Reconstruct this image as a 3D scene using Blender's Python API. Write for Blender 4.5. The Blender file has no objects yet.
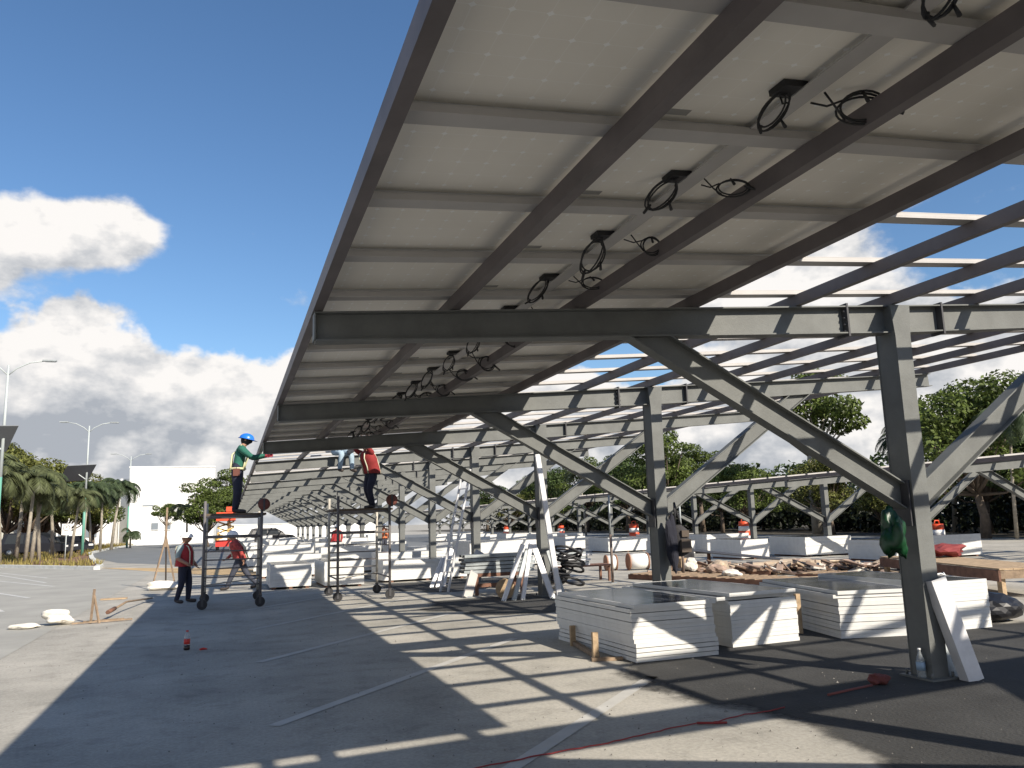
import bpy, math, random
import numpy as np
from mathutils import Vector, Matrix
random.seed(7); RNG=np.random.default_rng(11)
S=bpy.context.scene
C=S.collection
rad=math.radians
# ------------------------------------------------------------------ camera
EYE=1.657; YAW,PITCH,ROLL,FPX=0.3356,0.1673,0.0295,811.3
cy,sy,cp,sp=math.cos(YAW),math.sin(YAW),math.cos(PITCH),math.sin(PITCH)
F=Vector((sy*cp,cy*cp,sp)); R=Vector((cy,-sy,0)); U=R.cross(F)
R2=R*math.cos(ROLL)-U*math.sin(ROLL); U2=R*math.sin(ROLL)+U*math.cos(ROLL)
cam=bpy.data.cameras.new('camera'); co=bpy.data.objects.new('camera',cam); C.objects.link(co)
M=Matrix.Identity(4)
for i in range(3): M[i][0]=R2[i]; M[i][1]=U2[i]; M[i][2]=-F[i]; M[i][3]=(0,0,EYE)[i]
co.matrix_world=M; cam.sensor_width=36; cam.lens=36*FPX/1024; cam.clip_end=3000; cam.clip_start=.05
S.camera=co
S.view_settings.view_transform='Standard'; S.view_settings.look='None'; S.view_settings.gamma=1
S.view_settings.exposure=0.78
# ------------------------------------------------------------------ sun + sky
TO_SUN=Vector((.63,-1.33,1.0)).normalized()
sl=bpy.data.lights.new('sun','SUN'); sl.energy=4.2; sl.angle=rad(.53); sl.color=(1,.91,.78)
so=bpy.data.objects.new('sun',sl); C.objects.link(so); so.rotation_euler=TO_SUN.to_track_quat('Z','Y').to_euler()
W=bpy.data.worlds.new('World'); S.world=W; W.use_nodes=True
nt=W.node_tree; N=nt.nodes; L=nt.links
bg=N['Background']; bg.inputs[1].default_value=.115
sky=N.new('ShaderNodeTexSky'); sky.sky_type='NISHITA'; sky.sun_disc=False
sky.sun_elevation=math.asin(TO_SUN.z); sky.sun_rotation=math.atan2(TO_SUN.x,TO_SUN.y)
sky.air_density=1.0; sky.dust_density=.4; sky.ozone_density=3.5
def math_n(op,a,b=None,c=None,clamp=False):
    n=N.new('ShaderNodeMath'); n.operation=op; n.use_clamp=clamp
    for i,v in enumerate((a,b,c)):
        if v is None: continue
        if isinstance(v,(int,float)): n.inputs[i].default_value=v
        else: L.new(v,n.inputs[i])
    return n.outputs[0]
tc=N.new('ShaderNodeTexCoord'); sx=N.new('ShaderNodeSeparateXYZ'); L.new(tc.outputs['Generated'],sx.inputs[0])
AZ=math_n('ARCTAN2',sx.outputs[0],sx.outputs[1]); EL=math_n('ARCSINE',sx.outputs[2])
def noise(off,scale,detail=9,rough=.56,sq=1.5):
    cb=N.new('ShaderNodeCombineXYZ'); L.new(math_n('ADD',AZ,off[0]),cb.inputs[0]); L.new(math_n('MULTIPLY',math_n('ADD',EL,off[1]),sq),cb.inputs[1]); cb.inputs[2].default_value=off[2]
    n=N.new('ShaderNodeTexNoise'); n.inputs['Scale'].default_value=scale; n.inputs['Detail'].default_value=detail; n.inputs['Roughness'].default_value=rough
    L.new(cb.outputs[0],n.inputs['Vector']); return n.outputs['Fac']
def blob(a,e,ra,re,k):
    d=math_n('ADD',math_n('POWER',math_n('MULTIPLY',math_n('SUBTRACT',AZ,a),1/ra),2),math_n('POWER',math_n('MULTIPLY',math_n('SUBTRACT',EL,e),1/re),2))
    return math_n('MULTIPLY',math_n('EXPONENT',math_n('MULTIPLY',d,-1)),k)
field=None
for b in ((-.195,.322,.075,.040,.95),(-.120,.330,.045,.038,.80),(-.27,.295,.05,.040,.8),(-.14,.243,.08,.018,.5),(-.27,.25,.04,.03,.5),
          (.085,.268,.05,.03,.5),(.66,.31,.14,.11,.95),(.72,.20,.22,.07,.6),(1.5,.4,.3,.12,.9),(-1.3,.4,.4,.14,.9),(2.6,.5,.5,.2,.9),(-2.4,.35,.5,.12,.9)):
    f=blob(*b); field=f if field is None else math_n('ADD',field,f)
# the low bank of cumulus all round the horizon
edge=math_n('ADD',math_n('MULTIPLY',math_n('SUBTRACT',noise((3.1,1.2,.4),9,5,.55,1),.5),.13),.242)
edge=math_n('SUBTRACT',edge,blob(.5,.2,.13,.3,.075))
bank=math_n('MULTIPLY',math_n('SUBTRACT',edge,EL),22)
bank=math_n('MINIMUM',math_n('MAXIMUM',bank,-1.),1.1)
bank=math_n('MAXIMUM',bank,0)
field=math_n('ADD',field,bank)
n1=noise((0,0,2.3),9); n1b=noise((-.010,.022,2.3),9); n2=noise((5,2,1),4.2,5,.5,2.6)
dens=math_n('ADD',field,math_n('MULTIPLY',math_n('SUBTRACT',n1,.5),1.5))
mr=N.new('ShaderNodeMapRange'); mr.interpolation_type='SMOOTHSTEP'; L.new(dens,mr.inputs[0]); mr.inputs[1].default_value=.34; mr.inputs[2].default_value=.66
alpha=mr.outputs[0]
lit=math_n('MULTIPLY_ADD',math_n('SUBTRACT',n1,n1b),4.0,.66)
lit=math_n('ADD',lit,math_n('MULTIPLY',math_n('SUBTRACT',n2,.52),1.7))
lit=math_n('ADD',lit,math_n('MULTIPLY',math_n('SUBTRACT',noise((1,4,3),15,6,.55,2.0),.5),1.0))
lit=math_n('ADD',lit,.09)
# thick low parts of the clouds are seen from beneath and are grey
m2=N.new('ShaderNodeMapRange'); L.new(EL,m2.inputs[0]); m2.inputs[1].default_value=.06; m2.inputs[2].default_value=.22; m2.inputs[3].default_value=-.18; m2.inputs[4].default_value=.06
lit=math_n('ADD',lit,m2.outputs[0])
lit=math_n('SUBTRACT',lit,blob(-.2,.135,.16,.022,.32)); lit=math_n('SUBTRACT',lit,blob(-.25,.275,.12,.02,.35)); lit=math_n('SUBTRACT',lit,blob(.02,.12,.10,.016,.35))
lit=math_n('ADD',lit,blob(.02,.20,.14,.03,.35)); lit=math_n('ADD',lit,blob(-.12,.19,.12,.02,.2))
cr=N.new('ShaderNodeValToRGB'); L.new(lit,cr.inputs[0])
e=cr.color_ramp.elements; e[0].position=0; e[0].color=(2.2,2.35,2.6,1); e[1].position=1; e[1].color=(5.0,4.85,4.7,1)
x=e.new(.45); x.color=(3.35,3.4,3.5,1)
mx=N.new('ShaderNodeMix'); mx.data_type='RGBA'; L.new(alpha,mx.inputs[0]); hs=N.new('ShaderNodeHueSaturation'); hs.inputs['Saturation'].default_value=1.10; hs.inputs['Value'].default_value=.73; L.new(sky.outputs[0],hs.inputs['Color']); L.new(hs.outputs[0],mx.inputs[6]); L.new(cr.outputs[0],mx.inputs[7])
L.new(mx.outputs[2],bg.inputs[0])
# ------------------------------------------------------------------ materials
def mat(name,col,rough=.6,metal=0,var=.0,vscale=3,bump=0,bscale=40,spec=.5,col2=None,transl=0,island=0,alpha=1,trans=0):
    m=bpy.data.materials.new(name); m.use_nodes=True; t=m.node_tree; n=t.nodes; l=t.links; b=n['Principled BSDF']
    b.inputs['Roughness'].default_value=rough; b.inputs['Metallic'].default_value=metal
    b.inputs['Specular IOR Level'].default_value=spec
    if trans: b.inputs['Transmission Weight'].default_value=trans; b.inputs['IOR'].default_value=1.33
    c=(*col,1); b.inputs['Base Color'].default_value=c; out=None
    if var or col2:
        tcn=n.new('ShaderNodeTexCoord'); no=n.new('ShaderNodeTexNoise'); no.inputs['Scale'].default_value=vscale; no.inputs['Detail'].default_value=6; no.inputs['Roughness'].default_value=.62
        l.new(tcn.outputs['Object'],no.inputs['Vector'])
        r=n.new('ShaderNodeValToRGB'); r.color_ramp.elements[0].position=.3; r.color_ramp.elements[1].position=.7
        a=tuple(v*(1-var) for v in col); d=col2 if col2 else tuple(min(1,v*(1+var)) for v in col)
        r.color_ramp.elements[0].color=(*a,1); r.color_ramp.elements[1].color=(*d,1)
        l.new(no.outputs['Fac'],r.inputs[0]); out=r.outputs[0]
    if island:
        g=n.new('ShaderNodeNewGeometry'); h=n.new('ShaderNodeMix'); h.data_type='RGBA'; h.blend_type='MULTIPLY'; h.inputs[0].default_value=1
        r=n.new('ShaderNodeMapRange'); l.new(g.outputs['Random Per Island'],r.inputs[0]); r.inputs[3].default_value=1-island; r.inputs[4].default_value=1+island
        if out is None: h.inputs[6].default_value=c
        else: l.new(out,h.inputs[6])
        l.new(r.outputs[0],h.inputs[7]); out=h.outputs[2]
    if out is not None: l.new(out,b.inputs['Base Color'])
    if bump:
        tcn=n.new('ShaderNodeTexCoord'); no=n.new('ShaderNodeTexNoise'); no.inputs['Scale'].default_value=bscale; no.inputs['Detail'].default_value=4
        l.new(tcn.outputs['Object'],no.inputs['Vector']); bp=n.new('ShaderNodeBump'); bp.inputs['Strength'].default_value=bump; bp.inputs['Distance'].default_value=.02
        l.new(no.outputs['Fac'],bp.inputs['Height']); l.new(bp.outputs[0],b.inputs['Normal'])
    if transl:
        tr=n.new('ShaderNodeBsdfTranslucent'); ms=n.new('ShaderNodeMixShader'); ms.inputs[0].default_value=transl
        tr.inputs[0].default_value=c
        if out is not None: l.new(out,tr.inputs[0])
        l.new(b.outputs[0],ms.inputs[1]); l.new(tr.outputs[0],ms.inputs[2]); l.new(ms.outputs[0],n['Material Output'].inputs[0])
    return m
STEEL=mat('grey_steel_paint',(.132,.138,.132),.62,0,.2,2.4,.12,60)
PURL=mat('primer_steel',(.125,.108,.108),.55,0,.22,2.2)
RAIL=mat('galvanised_rail',(.44,.42,.40),.45,0,.1,2)
GALV=mat('galvanised_bright',(.62,.62,.63),.35,.1,.12,5)
DGALV=mat('galvanised_dull',(.33,.36,.37),.5,.3,.25,4)
ALU=mat('panel_frame',(.62,.62,.62),.4,.3,.06,3)
SIDE=mat('panel_side_white',(.63,.63,.61),.55,0,.07,6)
BLACK=mat('black_rubber',(.018,.018,.02),.6)
DARK=mat('dark_plate',(.05,.05,.055),.6)
WOOD=mat('rough_timber',(.25,.18,.12),.8,0,.35,7,.3,40)
WOODP=mat('pale_timber',(.40,.29,.18),.8,0,.3,7,.3,40)
WOODD=mat('reddish_timber',(.17,.085,.055),.8,0,.35,7,.3,40)
ORANGE=mat('safety_orange',(.68,.08,.025),.5)
REDP=mat('red_plastic',(.6,.04,.03),.5)
WHITE=mat('white_paint',(.8,.8,.78),.6,0,.05,1)
CABLE=mat('cable_black',(.02,.02,.022),.5)
LABELM=mat('paper_label',(.32,.31,.29),.7)
# glass front of the panels: dark cells under glass
def panel_top():
    m=bpy.data.materials.new('solar_glass'); m.use_nodes=True; t=m.node_tree;n=t.nodes;l=t.links;b=n['Principled BSDF']
    tcn=n.new('ShaderNodeTexCoord'); br=n.new('ShaderNodeTexBrick'); br.offset=0; br.inputs['Scale'].default_value=1
    br.inputs['Brick Width'].default_value=.163; br.inputs['Row Height'].default_value=.163; br.inputs['Mortar Size'].default_value=.003
    br.inputs['Color1'].default_value=(.012,.018,.035,1); br.inputs['Color2'].default_value=(.014,.02,.04,1); br.inputs['Mortar'].default_value=(.3,.32,.34,1)
    l.new(tcn.outputs['Object'],br.inputs['Vector']); l.new(br.outputs[0],b.inputs['Base Color'])
    b.inputs['Roughness'].default_value=.14; return m
GLASSP=panel_top()
def backsheet():
    m=bpy.data.materials.new('panel_backsheet'); m.use_nodes=True; t=m.node_tree;n=t.nodes;l=t.links;b=n['Principled BSDF']
    tcn=n.new('ShaderNodeTexCoord'); sp_=n.new('ShaderNodeSeparateXYZ'); l.new(tcn.outputs['Object'],sp_.inputs[0])
    def mm(op,a,b_,c_=None):
        q=n.new('ShaderNodeMath'); q.operation=op
        for i,v in enumerate((a,b_,c_)):
            if v is None: continue
            if isinstance(v,(int,float)): q.inputs[i].default_value=v
            else: l.new(v,q.inputs[i])
        return q.outputs[0]
    def cell(o): return mm('ABSOLUTE',mm('SUBTRACT',mm('FRACT',mm('DIVIDE',o,.161),None),.5),None)
    u=cell(mm('ADD',sp_.outputs[0],.08)); v=cell(mm('ADD',sp_.outputs[1],.0))
    # diamonds where four cells meet, lines between cells: light coming through, painted paler
    dia=mm('LESS_THAN',mm('ADD',u,v),.11)
    lin=mm('LESS_THAN',mm('MINIMUM',u,v),.012)
    k=mm('ADD',mm('MULTIPLY',dia,.9),mm('MULTIPLY',lin,.38))
    no=n.new('ShaderNodeTexNoise'); no.inputs['Scale'].default_value=2.2; no.inputs['Detail'].default_value=5; l.new(tcn.outputs['Object'],no.inputs['Vector'])
    a=n.new('ShaderNodeMix'); a.data_type='RGBA'; l.new(no.outputs['Fac'],a.inputs[0]); a.inputs[6].default_value=(.80,.75,.66,1); a.inputs[7].default_value=(.92,.88,.79,1)
    d=n.new('ShaderNodeMix'); d.data_type='RGBA'; l.new(k,d.inputs[0]); l.new(a.outputs[2],d.inputs[6]); d.inputs[7].default_value=(1,.99,.95,1)
    l.new(d.outputs[2],b.inputs['Base Color']); b.inputs['Roughness'].default_value=.38
    return m
BACK=backsheet()
# ------------------------------------------------------------------ helpers
ORD=["topmost","second","third","fourth","fifth","sixth","seventh","eighth","ninth","tenth","eleventh","twelfth","thirteenth","fourteenth","fifteenth","sixteenth"]
class MB:
    def __init__(s): s.v=[]; s.f=[]; s.m=[]; s.sm=[]
    def add(s,vs,fs,mi=0,smooth=False):
        o=len(s.v); s.v+= [tuple(x) for x in vs]; s.f+=[tuple(i+o for i in f) for f in fs]; s.m+=[mi]*len(fs); s.sm+=[smooth]*len(fs)
    def box(s,c,d,mi=0,rot=None):
        hx,hy,hz=d[0]/2,d[1]/2,d[2]/2
        vs=[Vector((x,y,z)) for x in(-hx,hx) for y in(-hy,hy) for z in(-hz,hz)]
        if rot is not None: vs=[rot@v for v in vs]
        vs=[v+Vector(c) for v in vs]
        s.add(vs,[(0,1,3,2),(4,6,7,5),(0,4,5,1),(2,3,7,6),(0,2,6,4),(1,5,7,3)],mi)
    def box2(s,a,b,mi=0): s.box([(a[i]+b[i])/2 for i in range(3)],[abs(b[i]-a[i]) for i in range(3)],mi)
    def bar(s,a,b,w,h,mi=0,up=(0,0,1)):
        a=Vector(a);b=Vector(b);d=(b-a);ln=d.length
        if ln<1e-6:return
        d.normalize(); u=Vector(up); r=d.cross(u)
        if r.length<1e-4: r=d.cross(Vector((0,1,0)))
        r.normalize(); u=r.cross(d)
        rot=Matrix((r,d,u)).transposed(); s.box((a+b)/2,(w,ln,h),mi,rot)
    def tube(s,pts,rs,n=8,mi=0,caps=True,smooth=True):
        pts=[Vector(p) for p in pts]
        if isinstance(rs,(int,float)): rs=[rs]*len(pts)
        vs=[]; prev=None
        for i,p in enumerate(pts):
            d=(pts[min(i+1,len(pts)-1)]-pts[max(i-1,0)])
            if d.length<1e-9: d=Vector((0,0,1))
            d.normalize()
            if prev is None:
                r=d.cross(Vector((0,0,1)));
                if r.length<.1: r=d.cross(Vector((1,0,0)))
            else: r=prev-d*prev.dot(d)
            r.normalize(); prev=r; u=r.cross(d)
            for k in range(n):
                a=2*math.pi*k/n; vs.append(p+(r*math.cos(a)+u*math.sin(a))*rs[i])
        fs=[]
        for i in range(len(pts)-1):
            for k in range(n): fs.append((i*n+k,i*n+(k+1)%n,(i+1)*n+(k+1)%n,(i+1)*n+k))
        s.add(vs,fs,mi,smooth)
        if caps:
            o=len(s.v)-len(vs); s.f.append(tuple(o+k for k in range(n))[::-1]); s.f.append(tuple(o+(len(pts)-1)*n+k for k in range(n))); s.m+=[mi,mi]; s.sm+=[False,False]
    def lathe(s,c,prof,n=16,mi=0,axis='Z',sm=True):
        vs=[];fs=[];c=Vector(c)
        for r,z in prof:
            for k in range(n):
                a=2*math.pi*k/n; x,y=r*math.cos(a),r*math.sin(a)
                vs.append(c+(Vector((x,y,z)) if axis=='Z' else Vector((z,x,y)) if axis=='X' else Vector((x,z,y))))
        for i in range(len(prof)-1):
            for k in range(n): fs.append((i*n+k,i*n+(k+1)%n,(i+1)*n+(k+1)%n,(i+1)*n+k))
        fs.append(tuple(range(n))[::-1]); fs.append(tuple((len(prof)-1)*n+k for k in range(n)))
        s.add(vs,fs,mi,sm)
    def poly(s,pts,z0,z1,mi=0):
        n=len(pts); vs=[(x,y,z0) for x,y in pts]+[(x,y,z1) for x,y in pts]
        s.add(vs,[tuple(range(n))[::-1],tuple(range(n,2*n))]+[(i,(i+1)%n,n+(i+1)%n,n+i) for i in range(n)],mi)
    def mesh(s,name,mats):
        me=bpy.data.meshes.new(name); me.from_pydata(s.v,[],s.f); 
        for m in (mats if isinstance(mats,(list,tuple)) else [mats]): me.materials.append(m)
        me.polygons.foreach_set('material_index',s.m); me.polygons.foreach_set('use_smooth',s.sm)
        me.update(); return me
def linko(name,me,parent=None,loc=None,rz=0):
    o=bpy.data.objects.new(name,me); C.objects.link(o)
    if parent is not None: o.parent=parent
    if loc is not None: o.location=loc
    o.rotation_euler.z=rz; return o
def build(mb,name,mats,parent=None,loc=None,rz=0): return linko(name,mb.mesh(name,mats),parent,loc,rz)
def tag(o,label=None,cat=None,group=None,kind=None):
    if label:o['label']=label
    if cat:o['category']=cat
    if group:o['group']=group
    if kind:o['kind']=kind
    return o
def empty(name,loc,label,cat,group=None,rz=0):
    o=bpy.data.objects.new(name,None); C.objects.link(o); o.location=loc; o.rotation_euler.z=rz; o.empty_display_size=.2
    return tag(o,label,cat,group)
KIDS={}
def copy_tree(o,parent=None):
    c=o.copy(); C.objects.link(c)
    if parent is not None: c.parent=parent
    for ch in [x for x in C.objects if x.parent==o]: copy_tree(ch,c)
    return c
def bearing(px,Y):      # world X of something at depth Y seen under that bearing near the horizon
    a=(px-512)/FPX; d=F+R2*a-U2*(146/FPX); return d.x/d.y*Y
# ------------------------------------------------------------------ ground
def ground_mat():
    m=bpy.data.materials.new('old_asphalt'); m.use_nodes=True; t=m.node_tree;n=t.nodes;l=t.links;b=n['Principled BSDF']
    g=n.new('ShaderNodeTexCoord')
    def no(s,d=6,r=.6):
        k=n.new('ShaderNodeTexNoise'); k.inputs['Scale'].default_value=s;k.inputs['Detail'].default_value=d;k.inputs['Roughness'].default_value=r;l.new(g.outputs['Object'],k.inputs['Vector']);return k.outputs['Fac']
    r=n.new('ShaderNodeValToRGB'); l.new(no(.45,7,.62),r.inputs[0]); el=r.color_ramp.elements
    el[0].position=.36; el[0].color=(.32,.305,.27,1); el[1].position=.66; el[1].color=(.47,.445,.395,1)
    r2=n.new('ShaderNodeValToRGB'); l.new(no(30,5,.75),r2.inputs[0]); e2=r2.color_ramp.elements
    e2[0].position=.3; e2[0].color=(.72,.72,.72,1); e2[1].position=.72; e2[1].color=(1.16,1.16,1.14,1)
    r3=n.new('ShaderNodeValToRGB'); l.new(no(1.9,9,.72),r3.inputs[0]); e3=r3.color_ramp.elements
    e3[0].position=.33; e3[0].color=(.66,.66,.66,1); e3[1].position=.5; e3[1].color=(1,1,1,1)
    a=n.new('ShaderNodeMix');a.data_type='RGBA';a.blend_type='MULTIPLY';a.inputs[0].default_value=1;l.new(r.outputs[0],a.inputs[6]);l.new(r2.outputs[0],a.inputs[7])
    c=n.new('ShaderNodeMix');c.data_type='RGBA';c.blend_type='MULTIPLY';c.inputs[0].default_value=.8;l.new(a.outputs[2],c.inputs[6]);l.new(r3.outputs[0],c.inputs[7])
    l.new(c.outputs[2],b.inputs['Base Color']); b.inputs['Roughness'].default_value=.9
    bp=n.new('ShaderNodeBump');bp.inputs['Strength'].default_value=.35;bp.inputs['Distance'].default_value=.01;l.new(no(90,3,.7),bp.inputs['Height']);l.new(bp.outputs[0],b.inputs['Normal'])
    return m
def sheet(name,pts,z,m,kind='structure'):
    me=bpy.data.meshes.new(name); me.from_pydata([(x,y,z) for x,y in pts],[],[tuple(range(len(pts)))]); me.materials.append(m); me.update()
    o=linko(name,me); o['kind']=kind; return o
GROUND=ground_mat()
sheet('ground',[(-900,-60),(900,-60),(900,1500),(-900,1500)],0,GROUND)
LANE=mat('smooth_asphalt',(.33,.322,.29),.85,0,.14,.8,.15,70)
sheet('driving_lane',[(-60,-40),(-2.9,-40),(-2.9,39.5),(-4.2,40.6),(-6,42.5),(-11.6,50.4),(-60,95)],.004,LANE)
ROADM=mat('road_asphalt',(.16,.17,.175),.85,0,.12,.6,.15,60)
sheet('road',[(-9.5,66),(-5.8,50.6),(1.6,36.6),(60,36),(60,128),(0,127),(-11,134),(-26,148)],.004,ROADM)
# a cut strip of fresh dark fill along the footings
def ragged(name,x0,x1,y0,y1,z,m,n=60,amp=.22,seed=1):
    r=random.Random(seed); pts=[]
    for i in range(n): pts.append((x1+r.uniform(-amp,amp),y0+(y1-y0)*i/(n-1)))
    for i in range(n): pts.append((x0+r.uniform(-amp,amp)+.5*math.sin(i*.9),y1-(y1-y0)*i/(n-1)))
    o=sheet(name,pts,z,m); return o
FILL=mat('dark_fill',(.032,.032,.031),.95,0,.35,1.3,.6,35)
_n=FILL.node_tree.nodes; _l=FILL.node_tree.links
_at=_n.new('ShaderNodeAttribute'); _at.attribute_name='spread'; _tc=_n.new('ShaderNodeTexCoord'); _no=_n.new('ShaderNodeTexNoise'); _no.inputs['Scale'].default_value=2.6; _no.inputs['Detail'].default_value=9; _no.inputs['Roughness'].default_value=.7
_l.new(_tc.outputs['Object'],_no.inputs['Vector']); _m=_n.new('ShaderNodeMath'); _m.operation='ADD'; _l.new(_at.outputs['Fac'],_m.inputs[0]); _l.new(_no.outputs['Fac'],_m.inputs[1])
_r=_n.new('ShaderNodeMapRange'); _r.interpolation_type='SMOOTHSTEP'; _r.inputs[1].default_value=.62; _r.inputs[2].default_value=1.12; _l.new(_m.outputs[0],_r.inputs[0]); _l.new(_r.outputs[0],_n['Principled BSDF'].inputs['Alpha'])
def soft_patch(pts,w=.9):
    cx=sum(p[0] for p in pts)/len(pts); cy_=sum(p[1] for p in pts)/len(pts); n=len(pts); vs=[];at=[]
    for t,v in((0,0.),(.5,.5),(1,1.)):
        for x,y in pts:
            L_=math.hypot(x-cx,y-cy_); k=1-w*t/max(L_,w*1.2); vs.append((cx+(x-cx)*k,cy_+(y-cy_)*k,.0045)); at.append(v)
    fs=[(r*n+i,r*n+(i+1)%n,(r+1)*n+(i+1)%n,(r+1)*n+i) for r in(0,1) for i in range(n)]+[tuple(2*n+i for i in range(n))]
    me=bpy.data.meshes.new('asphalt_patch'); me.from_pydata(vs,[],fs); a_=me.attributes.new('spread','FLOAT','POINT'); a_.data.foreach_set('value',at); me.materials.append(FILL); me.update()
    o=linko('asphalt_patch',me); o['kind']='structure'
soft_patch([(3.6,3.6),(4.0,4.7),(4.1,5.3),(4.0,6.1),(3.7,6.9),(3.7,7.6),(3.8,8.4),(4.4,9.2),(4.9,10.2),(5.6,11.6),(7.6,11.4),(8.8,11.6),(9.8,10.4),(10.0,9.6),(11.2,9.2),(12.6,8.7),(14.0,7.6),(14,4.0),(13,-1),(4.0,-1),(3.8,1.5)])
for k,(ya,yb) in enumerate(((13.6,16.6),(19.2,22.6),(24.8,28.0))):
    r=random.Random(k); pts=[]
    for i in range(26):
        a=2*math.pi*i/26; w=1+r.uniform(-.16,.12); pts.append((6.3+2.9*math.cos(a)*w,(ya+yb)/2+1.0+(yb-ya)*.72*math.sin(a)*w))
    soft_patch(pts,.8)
sheet('soil_strip',[(-4.1,40.5),(-5.9,44.5),(.3,37.6),(1.6,34.2),(1.2,30.2),(-.9,33.4)],.008,mat('bare_soil',(.45,.32,.17),.95,0,.25,.8,.4,20))
PAINT=mat('worn_white_paint',(.50,.50,.48),.8,0,.12,2.5,.2,60)
WORN=mat('very_worn_paint',(.47,.46,.43),.85,0,.12,2.5,.2,60)
mk=MB()
def stripe(mb,a,b,w,z=.0045):
    a=Vector((*a,z));b=Vector((*b,z)); d=(b-a).normalized(); n=Vector((-d.y,d.x,0))*w/2
    mb.add([a-n,b-n,b+n,a+n],[(0,1,2,3)])
stripe(mk,(.38,4.08),(4.25,7.98),.13)
for k in range(1,14):
    y=4.0+3.55*k; stripe(mk,(.4,y),(3.9,y+3.75+.1*k),.12)
build(mk,'parking_lines',WORN)['kind']='structure'
mk=MB()
_st=stripe
stripe=lambda m,a,b,w:_st(m,a,b,w,.009)
for a,b in (((-10.6,44.2),(-6.0,32.8)),((-8.6,36.6),(-5.3,30.3)),((-6.9,29.2),(-5.0,25.3)),((-12.2,48.6),(-6.6,36.3)),((-5.9,24.5),(-4.7,21.2))): stripe(mk,a,b,.12)
build(mk,'bay_lines',PAINT)['kind']='structure'
gt=MB(); rg=random.Random(91)
for _ in range(1100):
    y=4.2+16*rg.random()**1.2; x=rg.uniform(-.35,1.0)*y*1.05+rg.uniform(-1,1); s_=rg.uniform(.003,.010)*(1.0 if rg.random()<.96 else 2.0)
    a=rg.uniform(0,3); c,t=math.cos(a)*s_,math.sin(a)*s_
    gt.add([(x+c,y+t,.004),(x-t,y+c,.004),(x-c,y-t,.004),(x+t,y-c,.004),(x+c*.3,y+t*.3,.006+s_*.8)],[(0,1,4),(1,2,4),(2,3,4),(3,0,4)])
tag(build(gt,'grit',mat('grit_stone',(.17,.16,.145),.9,0,.4,3,island=.5)),'loose grit and gravel crumbs scattered over the asphalt',kind='stuff',cat='gravel')
# ------------------------------------------------------------------ planted island with kerb
ISL=[(-60,88),(-30,66),(-11.4,50.6),(-5.75,42.6),(-5.95,45.2),(-8.2,58.5),(-10.8,76),(-11.6,95),(-11.2,120),(-12,131),(-26,146),(-80,150)]
o=build((lambda b:(b.poly(ISL,0,.10),b)[1])(MB()),'planting_bed',mat('bed_soil',(.17,.095,.06),.95,0,.4,.7,.6,15)); o['kind']='structure'
kb=MB()
for i in range(len(ISL)-2):
    a,b=ISL[i],ISL[i+1]; kb.bar((*a,.075),(*b,.075),.28,.16)
build(kb,'kerb',mat('kerb_white',(.62,.63,.60),.8,0,.15,3))['kind']='structure'
gr=MB()
def tuft(mb,x,y,h,r,n,rg):
    for _ in range(n):
        a=rg.uniform(0,6.28); d=rg.uniform(.2,1)*r; bx,by=x+rg.uniform(-r,r)*.5,y+rg.uniform(-r,r)*.5
        t=Vector((bx+math.cos(a)*d,by+math.sin(a)*d,.1+h*rg.uniform(.5,1.1))); w=Vector((-math.sin(a),math.cos(a),0))*.035
        mb.add([Vector((bx,by,.08))-w,Vector((bx,by,.08))+w,t],[(0,1,2)])
rg=random.Random(3)
def inside(x,y,P):
    c=False; j=len(P)-1
    for i in range(len(P)):
        if (P[i][1]>y)!=(P[j][1]>y) and x<(P[j][0]-P[i][0])*(y-P[i][1])/(P[j][1]-P[i][1])+P[i][0]: c=not c
        j=i
    return c
cnt=0
while cnt<2300:
    y=rg.uniform(42,140); x=rg.uniform(-34,-5.6)
    if not inside(x,y,ISL) or math.sin(x*.7+1)*math.cos(y*.16)<-.45: continue
    tuft(gr,x,y,rg.uniform(.16,.42)*(1 if y<80 else 1.5),.26*(1 if y<80 else 2),9,rg); cnt+=1
tag(build(gr,'ground_cover',mat('dry_grass',(.30,.25,.08),.9,0,.3,.3,transl=.3,island=.4)),'yellowish dry ground cover growing in the kerbed planting island','ground cover',kind='stuff')
verge=MB(); 
for i in range(1300):
    x=rg.uniform(-26,10); y=rg.uniform(129,134)-x*.35 if x<0 else rg.uniform(128,133); tuft(verge,x,y,.5,.6,8,rg)
tag(build(verge,'verge_grass',mat('verge_grass',(.33,.27,.09),.9,0,.3,.3,transl=.3,island=.4)),'dry grass verge at the far side of the road before the white hall','grass',kind='stuff')
# ------------------------------------------------------------------ carport
def I_beam(mb,a,b,h0,h1,w,tf=.014,tw=.010,flat=None):
    """I section from a to b (points on the top face centre line), depth h0..h1 measured in the frame plane (XZ)"""
    a=Vector(a);b=Vector(b);d=(b-a).normalized(); n=Vector((0,1,0)); u=Vector((-d.z,0,d.x))
    if u.z<0 and abs(u.z)>1e-6: u=-u
    def hexa(p0,p1,t0,t1,b0,b1,wy):
        vs=[]
        for p,t,bo in((p0,t0,b0),(p1,t1,b1)):
            for yy in(-wy/2,wy/2):
                for z in(t,bo): vs.append(p+n*yy+u*z)
        mb.add(vs,[(0,1,3,2),(4,6,7,5),(0,4,5,1),(2,3,7,6),(0,2,6,4),(1,5,7,3)])
    hexa(a,b,0,0,-tf,-tf,w); hexa(a,b,-h0+tf,-h1+tf,-h0,-h1,w); hexa(a,b,-tf,-tf,-h0+tf,-h1+tf,tw)
BAY=5.3; PRAILS=(-.03,1.03,2.09,3.15,4.21)
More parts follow.
